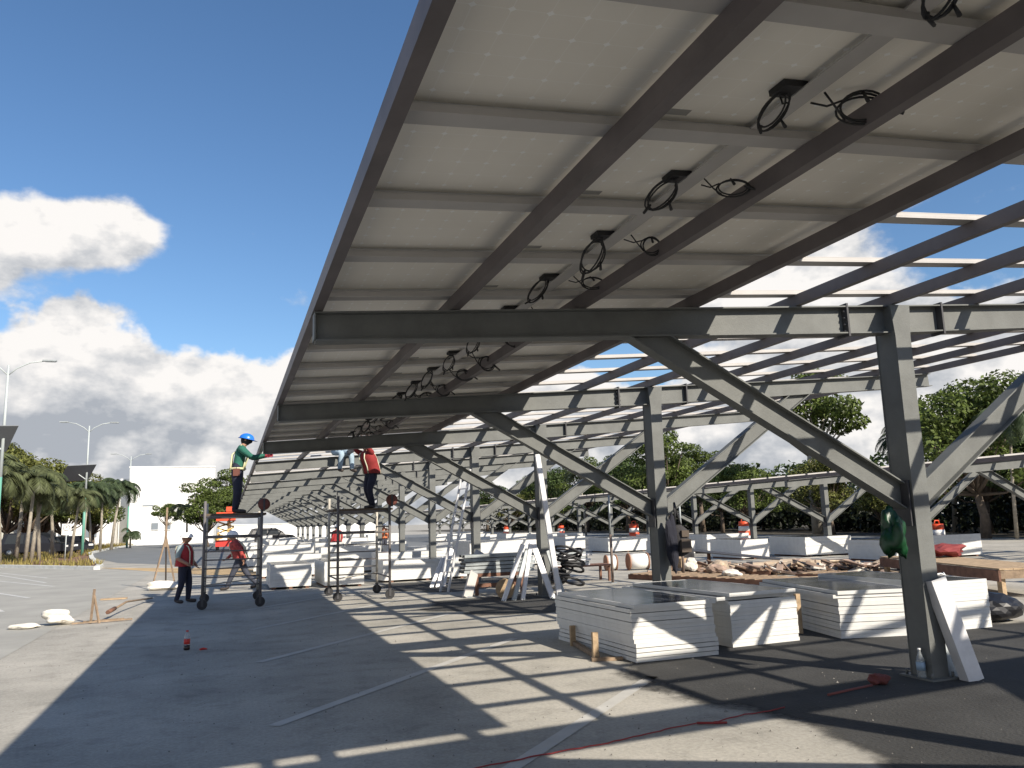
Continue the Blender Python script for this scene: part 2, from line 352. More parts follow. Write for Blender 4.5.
def carport(name,label,origin,x0,topz0,slope,xc,frames,group,purl_x,panels=None,bz=1.82,rail_frames=None,details=True):
    """x0: low end; topz0 rafter top there; frames: list of y"""
    root=empty(name,origin,label,'carport',group)
    xr=2*xc-x0; top=lambda x: topz0+slope*(x-x0)
    hC,hE=.30,.245
    mbl=MB(); I_beam(mbl,(x0,0,top(x0)),(xc,0,top(xc)),hE,hC,.16); I_beam(mbl,(xc,0,top(xc)),(xr,0,top(xr)),hC,hE,.16)
    mbl.box((x0+.006,0,top(x0)-hE/2),(.012,.156,hE-.03))
    raf=mbl.mesh('rafter',STEEL)
    platem=[]
    for s in(-.64,.64):
        pl=MB(); z=top(xc+s); pl.box((xc+s,0,z-hC/2),(.022,.175,hC+.05))
        if s<0:
            for dz in(.06,.13,.2,.27):
                for yy in(-.05,.05): pl.tube([(xc+s-.035,yy,z-dz),(xc+s+.035,yy,z-dz)],.013,6)
        platem.append(pl.mesh('splice_plate',DARK))
    cm=MB(); zt=top(xc)-.016
    wz,dy=.20,.28
    for yy in(-dy/2+.007,dy/2-.007): cm.box((xc,yy,(zt)/2+.01),(wz,.014,zt-.02))
    for q_ in(-1,1): cm.box((xc+q_*(wz/2-.012),0,zt/2+.01),(.012,dy-.028,zt-.024))
    for s in(-1,1):   # haunch of the head plate, web stiffeners
        for yy in(-dy/2+.007,): cm.add([(xc+s*.1,yy-.007,zt),(xc+s*.1,yy+.007,zt),(xc+s*.1,yy-.007,zt-.34),(xc+s*.1,yy+.007,zt-.34),(xc+s*.13,yy-.007,zt),(xc+s*.13,yy+.007,zt)],[(0,2,4),(1,5,3),(2,3,5,4),(0,4,5,1)])
    colm=cm.mesh('column',STEEL)
    bp=MB(); bp.box((xc,0,.011),(.36,.42,.022))
    for sx_ in(-.13,.13):
        for s2 in(-.16,.16): bp.tube([(xc+sx_,s2,.02),(xc+sx_,s2,.07)],.014,6)
    basem=bp.mesh('base_plate',STEEL)
    gusm=[]
    for s in(-1,1): gm=MB(); gm.box((xc+s*.113,0,bz-.1),(.024,.22,.46)); gusm.append(gm.mesh('gusset_plate',DARK))
    brm=[]
    for s in(-1,1):
        zbot=lambda x: top(x)-(hC-(hC-hE)*abs(x-xc)/(xc-x0))
        A=(xc+s*.10,bz+.10); xe=xc+s*2.72; B=(xe,zbot(xe)+.001); dx,dz=B[0]-A[0],B[1]-A[1]; ln=math.hypot(dx,dz); dx/=ln;dz/=ln
        nx,nz=(dz,-dx) if s>0 else (-dz,dx)          # perpendicular, downwards
        def line(t):
            p=(A[0]+nx*t,A[1]+nz*t); k0=(xc+s*.125-p[0])/dx; lo,hi=0,6
            for _ in range(40):
                m=(lo+hi)/2
                if p[1]+dz*m>zbot(p[0]+dx*m)-.001: hi=m
                else: lo=m
            return (p[0]+dx*k0,p[1]+dz*k0),(p[0]+dx*lo,p[1]+dz*lo)
        b=MB()
        for t0,t1,wy in((0,.014,.15),(.014,.226,.010),(.226,.24,.15)):
            (a0,a1),(b0,b1)=line(t0),line(t1); vs=[(p[0],yy,p[1]) for p in(a0,b0,a1,b1) for yy in(-wy/2,wy/2)]
            b.add(vs,[(0,1,3,2),(4,6,7,5),(0,4,5,1),(2,3,7,6),(0,2,6,4),(1,5,7,3)])
        brm.append(b.mesh('brace',STEEL))
    for y in frames:
        parts=[]
        r=linko('rafter',raf,root,(0,y,0)); c=linko('column',colm,root,(0,y,0))
        if details: [linko('splice_plate',q_,r) for q_ in platem]; [linko('gusset_plate',q_,c) for q_ in gusm]
        linko('base_plate',basem,c)
        for m_ in brm: linko('brace',m_,root,(0,y,0))
    ys,ye=frames[0]-(.45),frames[-1]+.45
    def purlin_mesh(ys):
        prm=MB(); prm.box((-.022,(ys+ye)/2,.056),(.010,ye-ys,.11)); prm.box((.018,(ys+ye)/2,.006),(.070,ye-ys,.010)); prm.box((.018,(ys+ye)/2,.106),(.070,ye-ys,.010)); prm.box((.049,(ys+ye)/2,.02),(.008,ye-ys,.018))
        return prm.mesh('purlin',PURL)
    purm=purlin_mesh(ys); purs=purlin_mesh(1.2)
    rot=math.atan(slope)
    for x in purl_x:
        sgn=1
        o=linko('purlin',purm if (x<4.5 or frames[0]>0) else purs,root,(x-.02,0,top(x)+.003)); o.rotation_euler.y=-rot
    rl=MB(); Lx=(xr-x0-.03)/math.cos(rot)
    rl.box((0,0,.008),(Lx,.13,.012)); rl.box((0,-.058,.03),(Lx,.012,.03)); rl.box((0,.058,.03),(Lx,.012,.03)); rl.box((0,0,.042),(Lx,.13,.006))
    railm=rl.mesh('panel_rail',RAIL); zc=top((x0+xr)/2)+.118
    railys=[]
    for y in frames[:-1]:
        for k in PRAILS: railys.append(y+k)
    railys.append(frames[-1]+PRAILS[0])
    far=[y for y in railys if y>74]
    if far:          # past about a hundred of this part, the far ones as one
        fm=MB()
        for y in far:
            fm.box((0,y,.008),(Lx,.13,.012)); fm.box((0,y-.058,.03),(Lx,.012,.03)); fm.box((0,y,.042),(Lx,.13,.006))
        o=build(fm,'panel_rail',RAIL,root,((x0+xr)/2,0,zc)); o.rotation_euler.y=-rot; o['kind']='stuff'
    Ls=4.63-x0; rs=MB(); rs.box((0,0,.008),(Ls,.13,.012)); rs.box((0,-.058,.03),(Ls,.012,.03)); rs.box((0,.058,.03),(Ls,.012,.03)); rs.box((0,0,.042),(Ls,.13,.006)); railshort=rs.mesh('panel_rail',RAIL)
    for y in railys:
        if y>74: continue
        if y<1.2:
            xm=x0+Ls/2; o=linko('panel_rail',railshort,root,(xm,y,top(xm)+.118)); o.rotation_euler.y=-rot; continue
        o=linko('panel_rail',railm,root,((x0+xr)/2,y,zc)); o.rotation_euler.y=-rot
    return root,top,railys,rot
FR1=[1.36+BAY*k for k in range(-5,17)]
X0,ZT0,SL,XC=.61,1.7312+EYE,.0694,6.64
root1,top1,rails1,rot1=carport('solar_carport','long grey steel carport frame overhead with the first panels fitted along its left side',(0,0,0),X0,ZT0,SL,XC,FR1,None,[.645]+[.61+1.2*k for k in range(1,10)]+[12.6])
# panels of this carport, parts of it
pw,pl_=1.043,1.985
pm=MB()
pm.box((0,0,.030),(pl_-.02,pw-.02,.005),0)                      # laminate seen from beneath (back sheet)
pm.box((0,0,.0355),(pl_-.02,pw-.02,.005),1)
for s in(-1,1):
    pm.box((0,s*(pw/2-.006),.02),(pl_,.012,.04),2); pm.box((s*(pl_/2-.006),0,.02),(.012,pw-.024,.04),2)
    pm.box((0,s*(pw/2-.024),.0015),(pl_-.03,.024,.002),2); pm.box((s*(pl_/2-.024),0,.0015),(.024,pw-.08,.002),2)
panel_me=pm.mesh('solar_panel',[BACK,GLASSP,ALU])
def coil(seed,side):
    r=random.Random(seed); jb=MB(); jb.box((0,0,.010),(.14,.12,.03)); jb.box((-.02,-.03,-.006),(.10,.07,.012))
    cb=MB()
    Ri=Vector((.94,-.33,0)); Ui=Vector((-.06,-.16,.986))
    if side>0: ax=(Ri*-.6-Ui*.75).normalized(); bx_=(Ri*.8-Ui*.6+Vector((.1,.3,0))*r.uniform(-1,1)).normalized(); ma,mi_=.125*r.uniform(.9,1.1),.062; c=ax*.12+Vector((-.02,-.02,-.02))
    else: ax=(Ri-Ui*.1).normalized(); bx_=(Ui+Vector((0,.4,0))*r.uniform(-1,1)).normalized(); ma,mi_=.10*r.uniform(.85,1.15),.075; c=ax*.20+Vector((0,0,-.07))
    for k in range(3):
        pts=[]; a0=r.uniform(0,6.28); f1,f2=r.uniform(.82,1.12),r.uniform(.8,1.15); off=Vector((r.uniform(-.012,.012),r.uniform(-.01,.01),r.uniform(-.01,.01)))
        for i in range(23):
            a=a0+2*math.pi*i/22; pts.append(c+off+ax*math.cos(a)*ma*f1+bx_*math.sin(a)*mi_*f2)
        cb.tube(pts,.0058,5,caps=False)
    for k in(-1,1):
        st=Vector((side*.0,.03*k,0)) if side>0 else Vector((-.0,.05*k,0)); e_=c-ax*ma*.75+bx_*k*mi_*.6; mid=(st+e_)/2+Vector((0,.01*k,-.02)); cb.tube([st,mid,e_],.0058,5)
    q=c+ax*ma*.9; q2=q+Vector((ax.x*.07,-.05+.03*r.random(),-.05)); cb.tube([q-ax*.02,q,q2],[.006,.011,.009],6)
    q=c+bx_*mi_; q2=q+Vector((r.uniform(-.02,.03),-.03,-.06)); cb.tube([q,q2],[.006,.011],6)
    return jb.mesh('junction_box',BLACK),cb.mesh('cable_coil',CABLE)
coils={s:[coil(10*s+k,s) for k in range(5)] for s in(-1,1)}
lb=MB(); lb.box((0,0,0),(.13,.055,.003)); labm=lb.mesh('rating_label',LABELM)
XJ=2.625; joint_x=[XJ-pl_/2-.008,XJ+pl_/2+.008]
seams=[y for y in rails1 if y<18.3]
rg=random.Random(5)
for i in range(len(seams)-1):
    a,b=seams[i],seams[i+1]
    yc=(a+b)/2; gap=abs(a-1.33)<.05
    if gap: yc+=.105
    for j,xp in enumerate(joint_x):
        z=top1(xp)+.118+.049
        o=linko('solar_panel',panel_me,root1,(xp,yc,z)); o.rotation_euler.y=-rot1
        if gap: o.scale.y=.79
        s=1 if j==0 else -1
        if yc>-2:
            jm,cm_=coils[s][rg.randrange(5)]
            if j==0: linko('junction_box',jm,o,(pl_/2-.09,.09,.0))
            q2=linko('cable_coil',cm_,o,(s*(pl_/2-.09),.09+rg.uniform(-.03,.05),.0)); q2.rotation_euler=(rg.uniform(-.25,.25),rg.uniform(-.2,.2),rg.uniform(-.35,.35)); q2.scale=(rg.uniform(.85,1.15),)*3
            if j==0: linko('rating_label',labm,o,(.48,.42,.026))
st=MB(); st.box((0,(seams[0]+seams[-1])/2,0),(.12,seams[-1]-seams[0],.008))
o=build(st,'joint_strip',RAIL,root1,(XJ,0,top1(XJ)+.158)); o.rotation_euler.y=-rot1
# clamps and end trim at the low eave

# second carport across the aisle, lower
FR2=[29.1+BAY*k for k in range(-5,14)]
root2,top2,rails2,_=carport('steel_carport','bare grey steel carport across the aisle, lower, before the dark trees',(0,0,0),18.3,2.78,.0694,24.3,FR2,None,[18.34]+[18.3+1.2*k for k in range(1,10)]+[30.25],bz=1.35,details=True)
# ------------------------------------------------------------------ near stacks of panels (each panel a thing)
def slab_mesh(w,l,h,bev=.0):
    b=MB(); b.box((w/2,l/2,h/2-.0015),(w-.02,l-.02,h-.006),0)
    b.box((w/2,l/2,h-.004),(w-.03,l-.03,.004),1)
    for yy in(.008,l-.008): b.box((w/2,yy,h/2),(w,.016,h),0)
    for xx in(.008,w-.008): b.box((xx,l/2,h/2),(.016,l-.032,h),0)
    return b.mesh('solar_panel_flat',[SIDE,GLASSP])
slabs={}
def stack(name,x,y,w,l,rz,n,th,lab,top_lab,seed,base=.006,group='',jit=.006,steps=(),gaps=()):
    r=random.Random(seed)
    key=(w,l,th)
    if key not in slabs: slabs[key]=slab_mesh(w,l,th-.0012)
    z=base
    for k in range(n):
        jx,jy=r.uniform(-jit,jit),r.uniform(-jit,jit)
        if k in steps: jx+=steps[k][0]; jy+=steps[k][1]
        o=linko('solar_panel_flat',slabs[key],None,(x,y,z),rz+r.uniform(-.004,.004)); o.location+=Vector((jx,jy,0))
        z+=.007 if k in gaps else .0006; o.location.z=z; tag(o,top_lab if k==n-1 else '%s panel from the top of %s'%(ORD[n-1-k],lab),'solar panel',group); z+=th
    return z
def pallet(x,y,w,l,rz,label,h=.06):
    o=empty('pallet',(x,y,0),label,'pallet','pallets under the panel stacks',rz)
    d=MB(); 
    for k in range(3): d.box((w*(.12+.38*k),l/2,h/2-.008),(.09,l-.1,h-.018))
    build(d,'bearer',WOODD,o)
    d=MB()
    for k in range(6): d.box((w/2,.1+(l-.2)*k/5,h-.008),(w-.06,.09,.014))
    build(d,'deck_board',WOODD,o)
G='white-sided solar panels laid flat in stacks under the carport'
stack('s1',4.45,8.78,1.12,2.2,.03,13,.0465,'the nearest white stack, beside the timber stakes','glossy dark panel on top of the nearest stack, beside the timber stakes',1,group=G,steps={0:(.03,-.02),1:(.03,-.02),2:(.03,-.02),3:(.035,-.02),4:(.01,0),10:(-.01,.01),11:(-.01,.01),12:(.03,-.01)},gaps=(1,2,3,9,11))
stack('s2',6.03,9.15,1.08,2.3,.08,14,.0465,'the second near white stack from the left','panel shifted out on top of the second stack from the left',2,group=G,steps={12:(-.16,.05),11:(-.02,0)},gaps=(12,))
stack('s3',7.65,9.08,1.1,2.4,-.22,12,.0475,'the third near stack, left of the big column','topmost panel of the third stack, left of the big column',3,group=G,steps={10:(-.05,.03),5:(.02,.01)},gaps=(2,4,6,8,10))
stack('s4',9.1,8.93,1.0,2.3,.0,14,.0465,'the near stack right of the big column','topmost panel of the stack right of the big column',4,group=G)
# timber stakes that held stack one
o=empty('timber_cradle',(4.1,9.1,0),'open timber cradle of stakes at the left of the nearest stack','timber')
m=MB(); m.box((.0,.0,.16),(.07,.045,.32)); build(m,'stake',WOODP,o,(.06,.1,0))
m=MB(); m.box((.0,.0,.13),(.07,.045,.26)); build(m,'stake',WOODP,o,(.26,1.25,0))
tag(build((lambda b:(b.box((7.52,9.75,.27),(.07,.05,.54)),b)[1])(MB()),'timber_stake',WOODP),'upright timber stake between the second and third stacks','stake')
m=MB(); m.bar((.09,.12,.035),(.28,1.25,.035),.06,.05); build(m,'bottom_rail',WOOD,o)
m=MB(); m.bar((-.02,.04,.02),(.34,-.05,.02),.07,.035); build(m,'cross_board',WOOD,o)
# ------------------------------------------------------------------ far stacks: blocks read as one
def far_stack(x,y,w,l,h,rz,label,group='white stacks of panels waiting along the bays'):
    o=empty('panel_stack',(x,y,0),label,'panel stack',group,rz)
    b=MB(); n=max(4,int(h/.11)); r=random.Random(int(x*31+y*7)); z=.06
    th=(h-.06)/n
    for k in range(n):
        jx,jy=r.uniform(-.008,.008),r.uniform(-.008,.008); b.box((w/2+jx,l/2+jy,z+th/2),(w,l,th-.003)); z+=th
    build(b,'panel_block',SIDE,o)
    t=MB(); t.box((w/2,l/2,z+.002),(w-.05,l-.05,.004)); build(t,'top_glass',GLASSP,o)
    b=MB()
    for k in range(3): b.box((w*(.1+.4*k),l/2,.03),(.09,l-.05,.058))
    build(b,'pallet_base',WOODD,o)
far_stack(1.09,23.6,1.1,2.2,.66,0,'grey shaded stack standing between the two scaffolds')
far_stack(2.5,23.25,1.08,2.3,.70,.02,'stack behind the left post of the right scaffold, half sunlit')
far_stack(4.25,24.0,2.75,1.2,.62,.12,'broad stack behind the right wheels of the right scaffold','wide white stacks')
far_stack(4.9,28.6,2.4,1.1,.7,.05,'broad stack left of the leaning ladder, crossed by a brace shadow','wide white stacks')
rr=random.Random(9)
rowsY=[29.5,33.5,38,43,48.5,54,60,67,75,84]
GL='white stack of panels in the long distant rows beneath the far frames of the carport'
for iy,y in enumerate(rowsY):
    ix=0
    for x in (1.0,3.2,5.0,8.0,10.4):
        ix=[1.0,3.2,5.0,8.0,10.4].index(x)
        if rr.random()<.12 and y>40: continue
        ix+=0
        far_stack(x+rr.uniform(-.3,.3),y+rr.uniform(-.6,.6),rr.choice([1.1,1.1,2.1]),rr.choice([1.1,2.2]),rr.uniform(.6,1.05),rr.uniform(-.04,.04),'white stack %s, %s row back under the carport'%(['at the left end','next to the left end','in the middle','right of the middle','at the right end'][ix],['nearest','second','third','fourth','fifth','sixth','seventh','eighth','ninth','last'][iy]),'distant white stacks beneath the carport')
GR='white stack of panels at the foot of the far bare carport'
for iy,y in enumerate((21.5,26.2,31.5,36.8,42,47.5,53,59,66,74)):
    for ix,x in enumerate((17.6,20.2)):
        if y<24: x+=2.2
        far_stack(x+rr.uniform(-.4,.4),y+rr.uniform(-.5,.5),rr.choice([1.2,2.2]),2.1,rr.uniform(.6,.85),rr.uniform(-.05,.05),'white stack before the bare far carport, %s from the right, in the %s line'%(ORD[iy] if iy else 'first',['front','rear'][ix]),'white stacks below the far carport')
# ------------------------------------------------------------------ things round the near column
b=empty('channel_section',(6.87,6.32,0),'bright galvanised channel leaning on the big column, in front','steel section','galvanised channels leaning on the big column')
def channel(mb,a,bb,w,h,t=.008,n=(0,-1,0)):
    a=Vector(a);bb=Vector(bb);d=(bb-a).normalized(); n=Vector(n); n=(n-d*n.dot(d)).normalized(); s=d.cross(n)
    rot=Matrix((s,d,n)).transposed(); c=(a+bb)/2; ln=(bb-a).length
    mb.box(c,(w,ln,t),0,rot)
    for k in(-1,1): mb.box(c+s*k*(w/2-t/2)-n*(h/2+t/2),(t,ln,h),0,rot)
m=MB(); channel(m,(0,0,0),(-.20,.13,.97),.19,.10); build(m,'web_and_flanges',GALV,b)
m=MB(); m.bar((-.0,.05,.004),(-.04,.11,.12),.13,.02); build(m,'inner_lip',DGALV,b)
b=empty('channel_section',(7.0,6.60,0),'second galvanised channel behind the bright one on the big column','steel section','galvanised channels leaning on the big column')
m=MB(); channel(m,(.12,0,0),(-.24,.06,.86),.12,.07); build(m,'web_and_flanges',DGALV,b)
m=MB(); channel(m,(-.16,-.05,0),(-.20,.05,.36),.10,.05); build(m,'offcut',DGALV,b)
def bottle(x,y,h,r,body,cap,label,lab,cat='bottle',liquid=None,s=1):
    o=empty('bottle',(x,y,0),label,cat)
    m=MB(); m.lathe((0,0,0),[(r*.85,0),(r,.02*h/.25),(r,.55*h),(r*.96,.62*h),(r*.45,.84*h),(r*.36,.87*h),(r*.36,.93*h)],14); build(m,'bottle_body',body,o)
    m=MB(); m.lathe((0,0,0),[(r*.42,.925*h),(r*.42,.995*h)],12); build(m,'cap',cap,o)
    m=MB(); m.lathe((0,0,0),[(r*1.01,.30*h),(r*1.01,.56*h)],14); build(m,'label_band',lab,o)
    if liquid: m=MB(); m.lathe((0,0,0),[(r*.93,.004),(r*1.02,.02),(r*1.02,.26*h)],14); build(m,'drink',liquid,o)
CLEAR=mat('clear_plastic',(.75,.8,.82),.12,trans=.75); COLA=mat('cola',(.02,.008,.005),.2)
bottle(-.52,12.75,.27,.042,CLEAR,REDP,'red-labelled plastic drink bottle on the shaded asphalt',REDP,liquid=COLA)
bottle(6.50,6.62,.30,.042,CLEAR,WHITE,'clear water bottle at the left foot of the big column',mat('blue_label',(.3,.42,.55),.5))
tag(build((lambda m:(m.tube([(-.34,12.6,.015),(-.30,12.66,.015),(-.25,12.62,.012)],[.012,.018,.008],6),m)[1])(MB()),'litter',REDP),'small scrap of red litter beside the drink bottle','litter')
# rope
m=MB(); pts=[(1.5,5.62),(1.9,5.70),(2.3,5.77),(2.7,5.83),(3.01,5.91),(3.35,6.01),(3.63,6.06),(3.68,6.0),(3.78,6.02),(4.05,6.12),(4.37,6.15),(4.6,6.22)]
rg=random.Random(4); fine=[]
for i in range(len(pts)-1):
    for k in range(5):
        t=k/5; fine.append((pts[i][0]*(1-t)+pts[i+1][0]*t+rg.uniform(-.006,.006),pts[i][1]*(1-t)+pts[i+1][1]*t+rg.uniform(-.012,.012),.012))
m.tube(fine,.0055,5); m.tube([(3.6,6.05,.013),(3.72,5.98,.016),(3.82,5.96,.013)],.010,5)
tag(build(m,'rope',mat('red_cord',(.27,.03,.03),.7)),'thin red cord lying across the sunlit asphalt in front','rope')
def crumple(name,c,size,m_,label,cat,seed=0,amp=.3,group=None,sub=3):
    import bmesh
    bm=bmesh.new(); bmesh.ops.create_icosphere(bm,subdivisions=sub,radius=1); r=np.random.default_rng(seed)
    K=r.normal(size=(7,3))*2.2; P=r.uniform(0,6.28,7)
    for v in bm.verts:
        p=np.array(v.co); d=1+amp*sum(math.sin(K[i]@p*1.3+P[i]) for i in range(7))/3.2+amp*.34*sum(abs(math.sin(K[i]@p*3.1+P[i]*2))-.6 for i in range(7))/2.2; d=max(.4,d)
        v.co=Vector((p[0]*size[0]*d,p[1]*size[1]*d,max(-.75,p[2])*size[2]*d))
    zmin=min(v.co.z for v in bm.verts)
    for v in bm.verts: v.co.z-=zmin
    me=bpy.data.meshes.new(name); bm.to_mesh(me); bm.free(); me.materials.append(m_)
    for p in me.polygons: p.use_smooth=(sub>3)
    return tag(linko(name,me,None,c),label,cat,group)
crumple('red_cloth',(5.95,6.62,0),(.10,.07,.05),mat('red_cloth',(.15,.045,.04),.9),'crumpled red rag on the dark asphalt by the big column','cloth',3)
m=MB(); m.tube([(5.85,6.58,.012),(5.5,6.5,.012),(5.2,6.42,.012)],.012,5); tag(build(m,'tape_strip',mat('red_tape',(.20,.06,.05),.8)),'strip of red tape trailing from the crumpled rag','tape')
crumple('green_bag',(6.26,6.55,1.17),(.10,.10,.22),mat('green_plastic',(.004,.045,.014),.4,0,.5,9),'green plastic bag hung at the brace joint of the big column','bag',5,.5,sub=4)
crumple('black_sack',(10.75,9.35,0),(.42,.3,.2),mat('black_plastic',(.012,.012,.014),.35),'black plastic sack lying right of the panel stacks','sack',7,.18)
# backpack on column two
o=empty('backpack',(6.86,11.72,1.02),'black and grey backpack hung on the second column','backpack')
m=MB(); m.lathe((0,0,0),[(.05,0),(.15,.05),(.165,.25),(.14,.42),(.05,.5)],14); b_=build(m,'bag_body',mat('dark_cloth',(.035,.033,.035),.9,0,.3,20,.3,60),o)
m=MB(); m.box((.02,-.15,.17),(.17,.08,.2)); m.box((.02,-.15,.36),(.13,.06,.1)); build(m,'front_pocket',mat('brown_cloth',(.09,.07,.055),.9),o)
m=MB(); m.tube([(-.06,.0,.48),(-.08,-.05,.72),(-.05,0,.85),(.0,.03,.7),(.05,.0,.48)],.018,6); build(m,'strap',BLACK,o)
crumple('dark_jacket',(6.68,11.64,.75),(.11,.07,.42),mat('navy_cloth',(.014,.015,.025),.9),'dark jacket hanging beside the backpack on the second column','jacket',12,.25)
# wooden table, right
o=empty('work_table',(0,0,0),'long rough timber work table at the right edge','table')
A=Vector((13.4,11.55,0));B=Vector((15.2,16.4,0)); d=(B-A).normalized(); nrm=Vector((d.y,-d.x,0))
m=MB()
for k in range(5): m.bar(A+nrm*(k*.26+.13)+Vector((0,0,.52)),B+nrm*(k*.26+.13)+Vector((0,0,.52)),.25,.03)
build(m,'table_top',WOODP,o)
m=MB(); m.bar(A+Vector((0,0,.40)),B+Vector((0,0,.40)),.04,.20); build(m,'side_board',WOODD,o)
m=MB(); m.bar(A+d*.03+Vector((0,0,.42)),A+nrm*1.3+d*.03+Vector((0,0,.44)),.04,.15); build(m,'end_board',WOOD,o)
for p in(A+nrm*.62+d*.08,A+d*.12+nrm*.08,B+nrm*1.2-d*.1,B-d*.1+nrm*.1):
    m=MB(); m.box((p.x,p.y,.25),(.10,.10,.50)); build(m,'leg',WOODP,o)
# ------------------------------------------------------------------ pallets and scrap in the aisle
def long_pallet(x,y,l,w,rz,label):
    o=empty('timber_pallet',(x,y,0),label,'pallet','timber pallets in the aisle',rz)
    m=MB()
    for k in(-1,0,1): m.box((0,k*(w/2-.05),.07),(l,.08,.13))
    build(m,'bearer',WOODD,o)
    m=MB()
    for k in range(int(l/.28)): m.box((-l/2+.15+k*.28,0,.147),(.12,w,.02))
    build(m,'deck_board',WOOD,o)
long_pallet(11.7,18.4,4.8,1.3,-1.25,'long low reddish pallet in the aisle, clothes piled on it')
long_pallet(13.6,20.2,2.4,1.2,-1.0,'shorter timber pallet behind the long reddish one')
long_pallet(14.6,16.6,2.6,1.2,-1.2,'timber pallet at the left end of the work table')
rg=random.Random(21)
cols=[mat('heap_tan',(.42,.33,.24),.9,0,.3,6),mat('heap_pink',(.33,.24,.19),.9,0,.3,6),mat('heap_brown',(.2,.13,.09),.9,0,.3,6),mat('heap_pale',(.6,.56,.5),.9,0,.2,6),mat('heap_black',(.03,.03,.033),.8)]
crumple('sand_heap',(15.6,20.6,0),(1.9,.7,.14),cols[0],'low tan heap of rubble and wrappings in the aisle','rubble',31,.35,sub=4)
sc=MB()
for k in range(240):
    t=rg.uniform(0,1); x=12.4+4.6*t+rg.gauss(0,.35); y=21.6-4.8*t+rg.gauss(0,.55); a=rg.uniform(0,3.14); l=rg.uniform(.15,.9)
    z=rg.uniform(.03,.28); mi=rg.choice([0,1,2,2,4,3]); dx,dy=math.cos(a)*l/2,math.sin(a)*l/2
    sc.bar((x-dx,y-dy,max(.02,z-rg.uniform(0,.15))),(x+dx,y+dy,z+rg.uniform(0,.12)),rg.uniform(.04,.22),rg.uniform(.015,.07),mi)
tag(build(sc,'scrap_pile',cols),'tangle of timber offcuts and packing scraps strewn over the aisle','scrap',kind='stuff')
for k,(x,y,s,mi,lab) in enumerate(((12.3,20.5,(.22,.2,.16),3,'pale bundled sheet on the left of the scrap'),(12.6,19.6,(.26,.22,.16),0,'tan bundled sheet on the long pallet'),(12.2,19.0,(.26,.24,.13),1,'pinkish crumpled sack on the long pallet'),(11.9,17.9,(.24,.2,.09),3,'pale flattened sack at the front of the long pallet'),(12.9,21.9,(.3,.3,.34),4,'black bundle behind the scrap'))):
    crumple('bundle',(x,y,.13),s,cols[mi],lab,'bundle',40+k,.3,'bundles on the pallets')
o=empty('tilted_sheet',(14.6,21.8,0),'dark flat sheet propped on the scrap heap','sheet'); m=MB(); m.bar((-1.1,.9,.62),(1.0,-1.0,.30),.9,.03); build(m,'sheet_body',DARK,o); m=MB(); m.box((-.6,.4,.25),(.08,.08,.48)); build(m,'prop_block',WOODD,o)
o=empty('carton',(12.5,21.2,.13),'small tan carton standing among the bundles','box'); m=MB(); m.box((0,0,.16),(.34,.34,.32)); build(m,'box_body',WOODP,o); m=MB(); m.bar((-.17,-.17,.325),(-.17,.17,.40),.2,.008); build(m,'flap',WOODP,o)
o=empty('timber_block',(10.6,13.1,0),'black and yellow timber block behind the third stack','block'); m=MB(); m.box((0,0,.22),(.5,.4,.44)); build(m,'yellow_end',WOODP,o); m=MB(); m.box((-.55,.15,.2),(.6,.4,.4)); build(m,'black_end',BLACK,o)
m=MB(); rg=random.Random(8); pts=[]
for i in range(34): a=i*.75; pts.append((9.75+math.cos(a)*.10+i*.010-.2,9.6+math.sin(a)*.16,.69+.03*abs(math.sin(a*1.7))))
m.tube(pts,.014,5); tag(build(m,'cord_bundle',WHITE),'loose white cord bundled on top of the rightmost stack','cord')
# cable spools
def spool(x,y,r,w,label,core,flange,rz,loc_z=0,name='cable_spool'):
    o=empty(name,(x,y,loc_z),label,'cable spool','cable spools lying in the aisle',rz)
    for s in(-1,1):
        m=MB(); m.lathe((s*w/2,0,r),[(.03,-.016),(r,-.016),(r,.016),(.03,.016)],24,0,'X',False); build(m,'flange',flange,o)
    m=MB(); m.lathe((0,0,r),[(r*.88,-w/2+.02),(r*.9,0),(r*.88,w/2-.02)],24,0,'X'); build(m,'winding',core,o)
FLG=mat('spool_flange',(.3,.15,.09),.8,0,.2,5)
spool(11.62,24.2,.25,.32,'leftmost cable spool of the three in the aisle, behind a thin post',WHITE,FLG,-.15)
spool(12.38,23.8,.27,.62,'white-wound cable spool in the middle of the three',WHITE,FLG,-.15)
spool(13.15,23.3,.27,.5,'third cable spool, partly behind the second column',WHITE,FLG,-.15)
spool(5.72,17.25,.21,.16,'small yellow-faced reel on the ground before the channel rack',mat('yellow_wire',(.5,.38,.05),.6),WOODP,1.25)
# thin posts
for x,y,h,lab in((9.43,19.57,2.25,'thin steel prop standing left of the second column'),(11.55,19.6,2.1,'thin steel prop standing right of the second column')):
    o=empty('steel_prop',(x,y,0),lab,'post','thin props in the aisle'); m=MB(); m.tube([(0,0,0),(0,0,h*.55)],.036,8); build(m,'outer_tube',mat('rusty_tube',(.16,.12,.1),.7,0,.3,4),o); m=MB(); m.tube([(0,0,h*.55),(0,0,h)],.026,8); build(m,'inner_tube',DGALV,o); m=MB(); m.box((0,0,.006),(.16,.16,.012)); build(m,'foot_plate',DGALV,o)
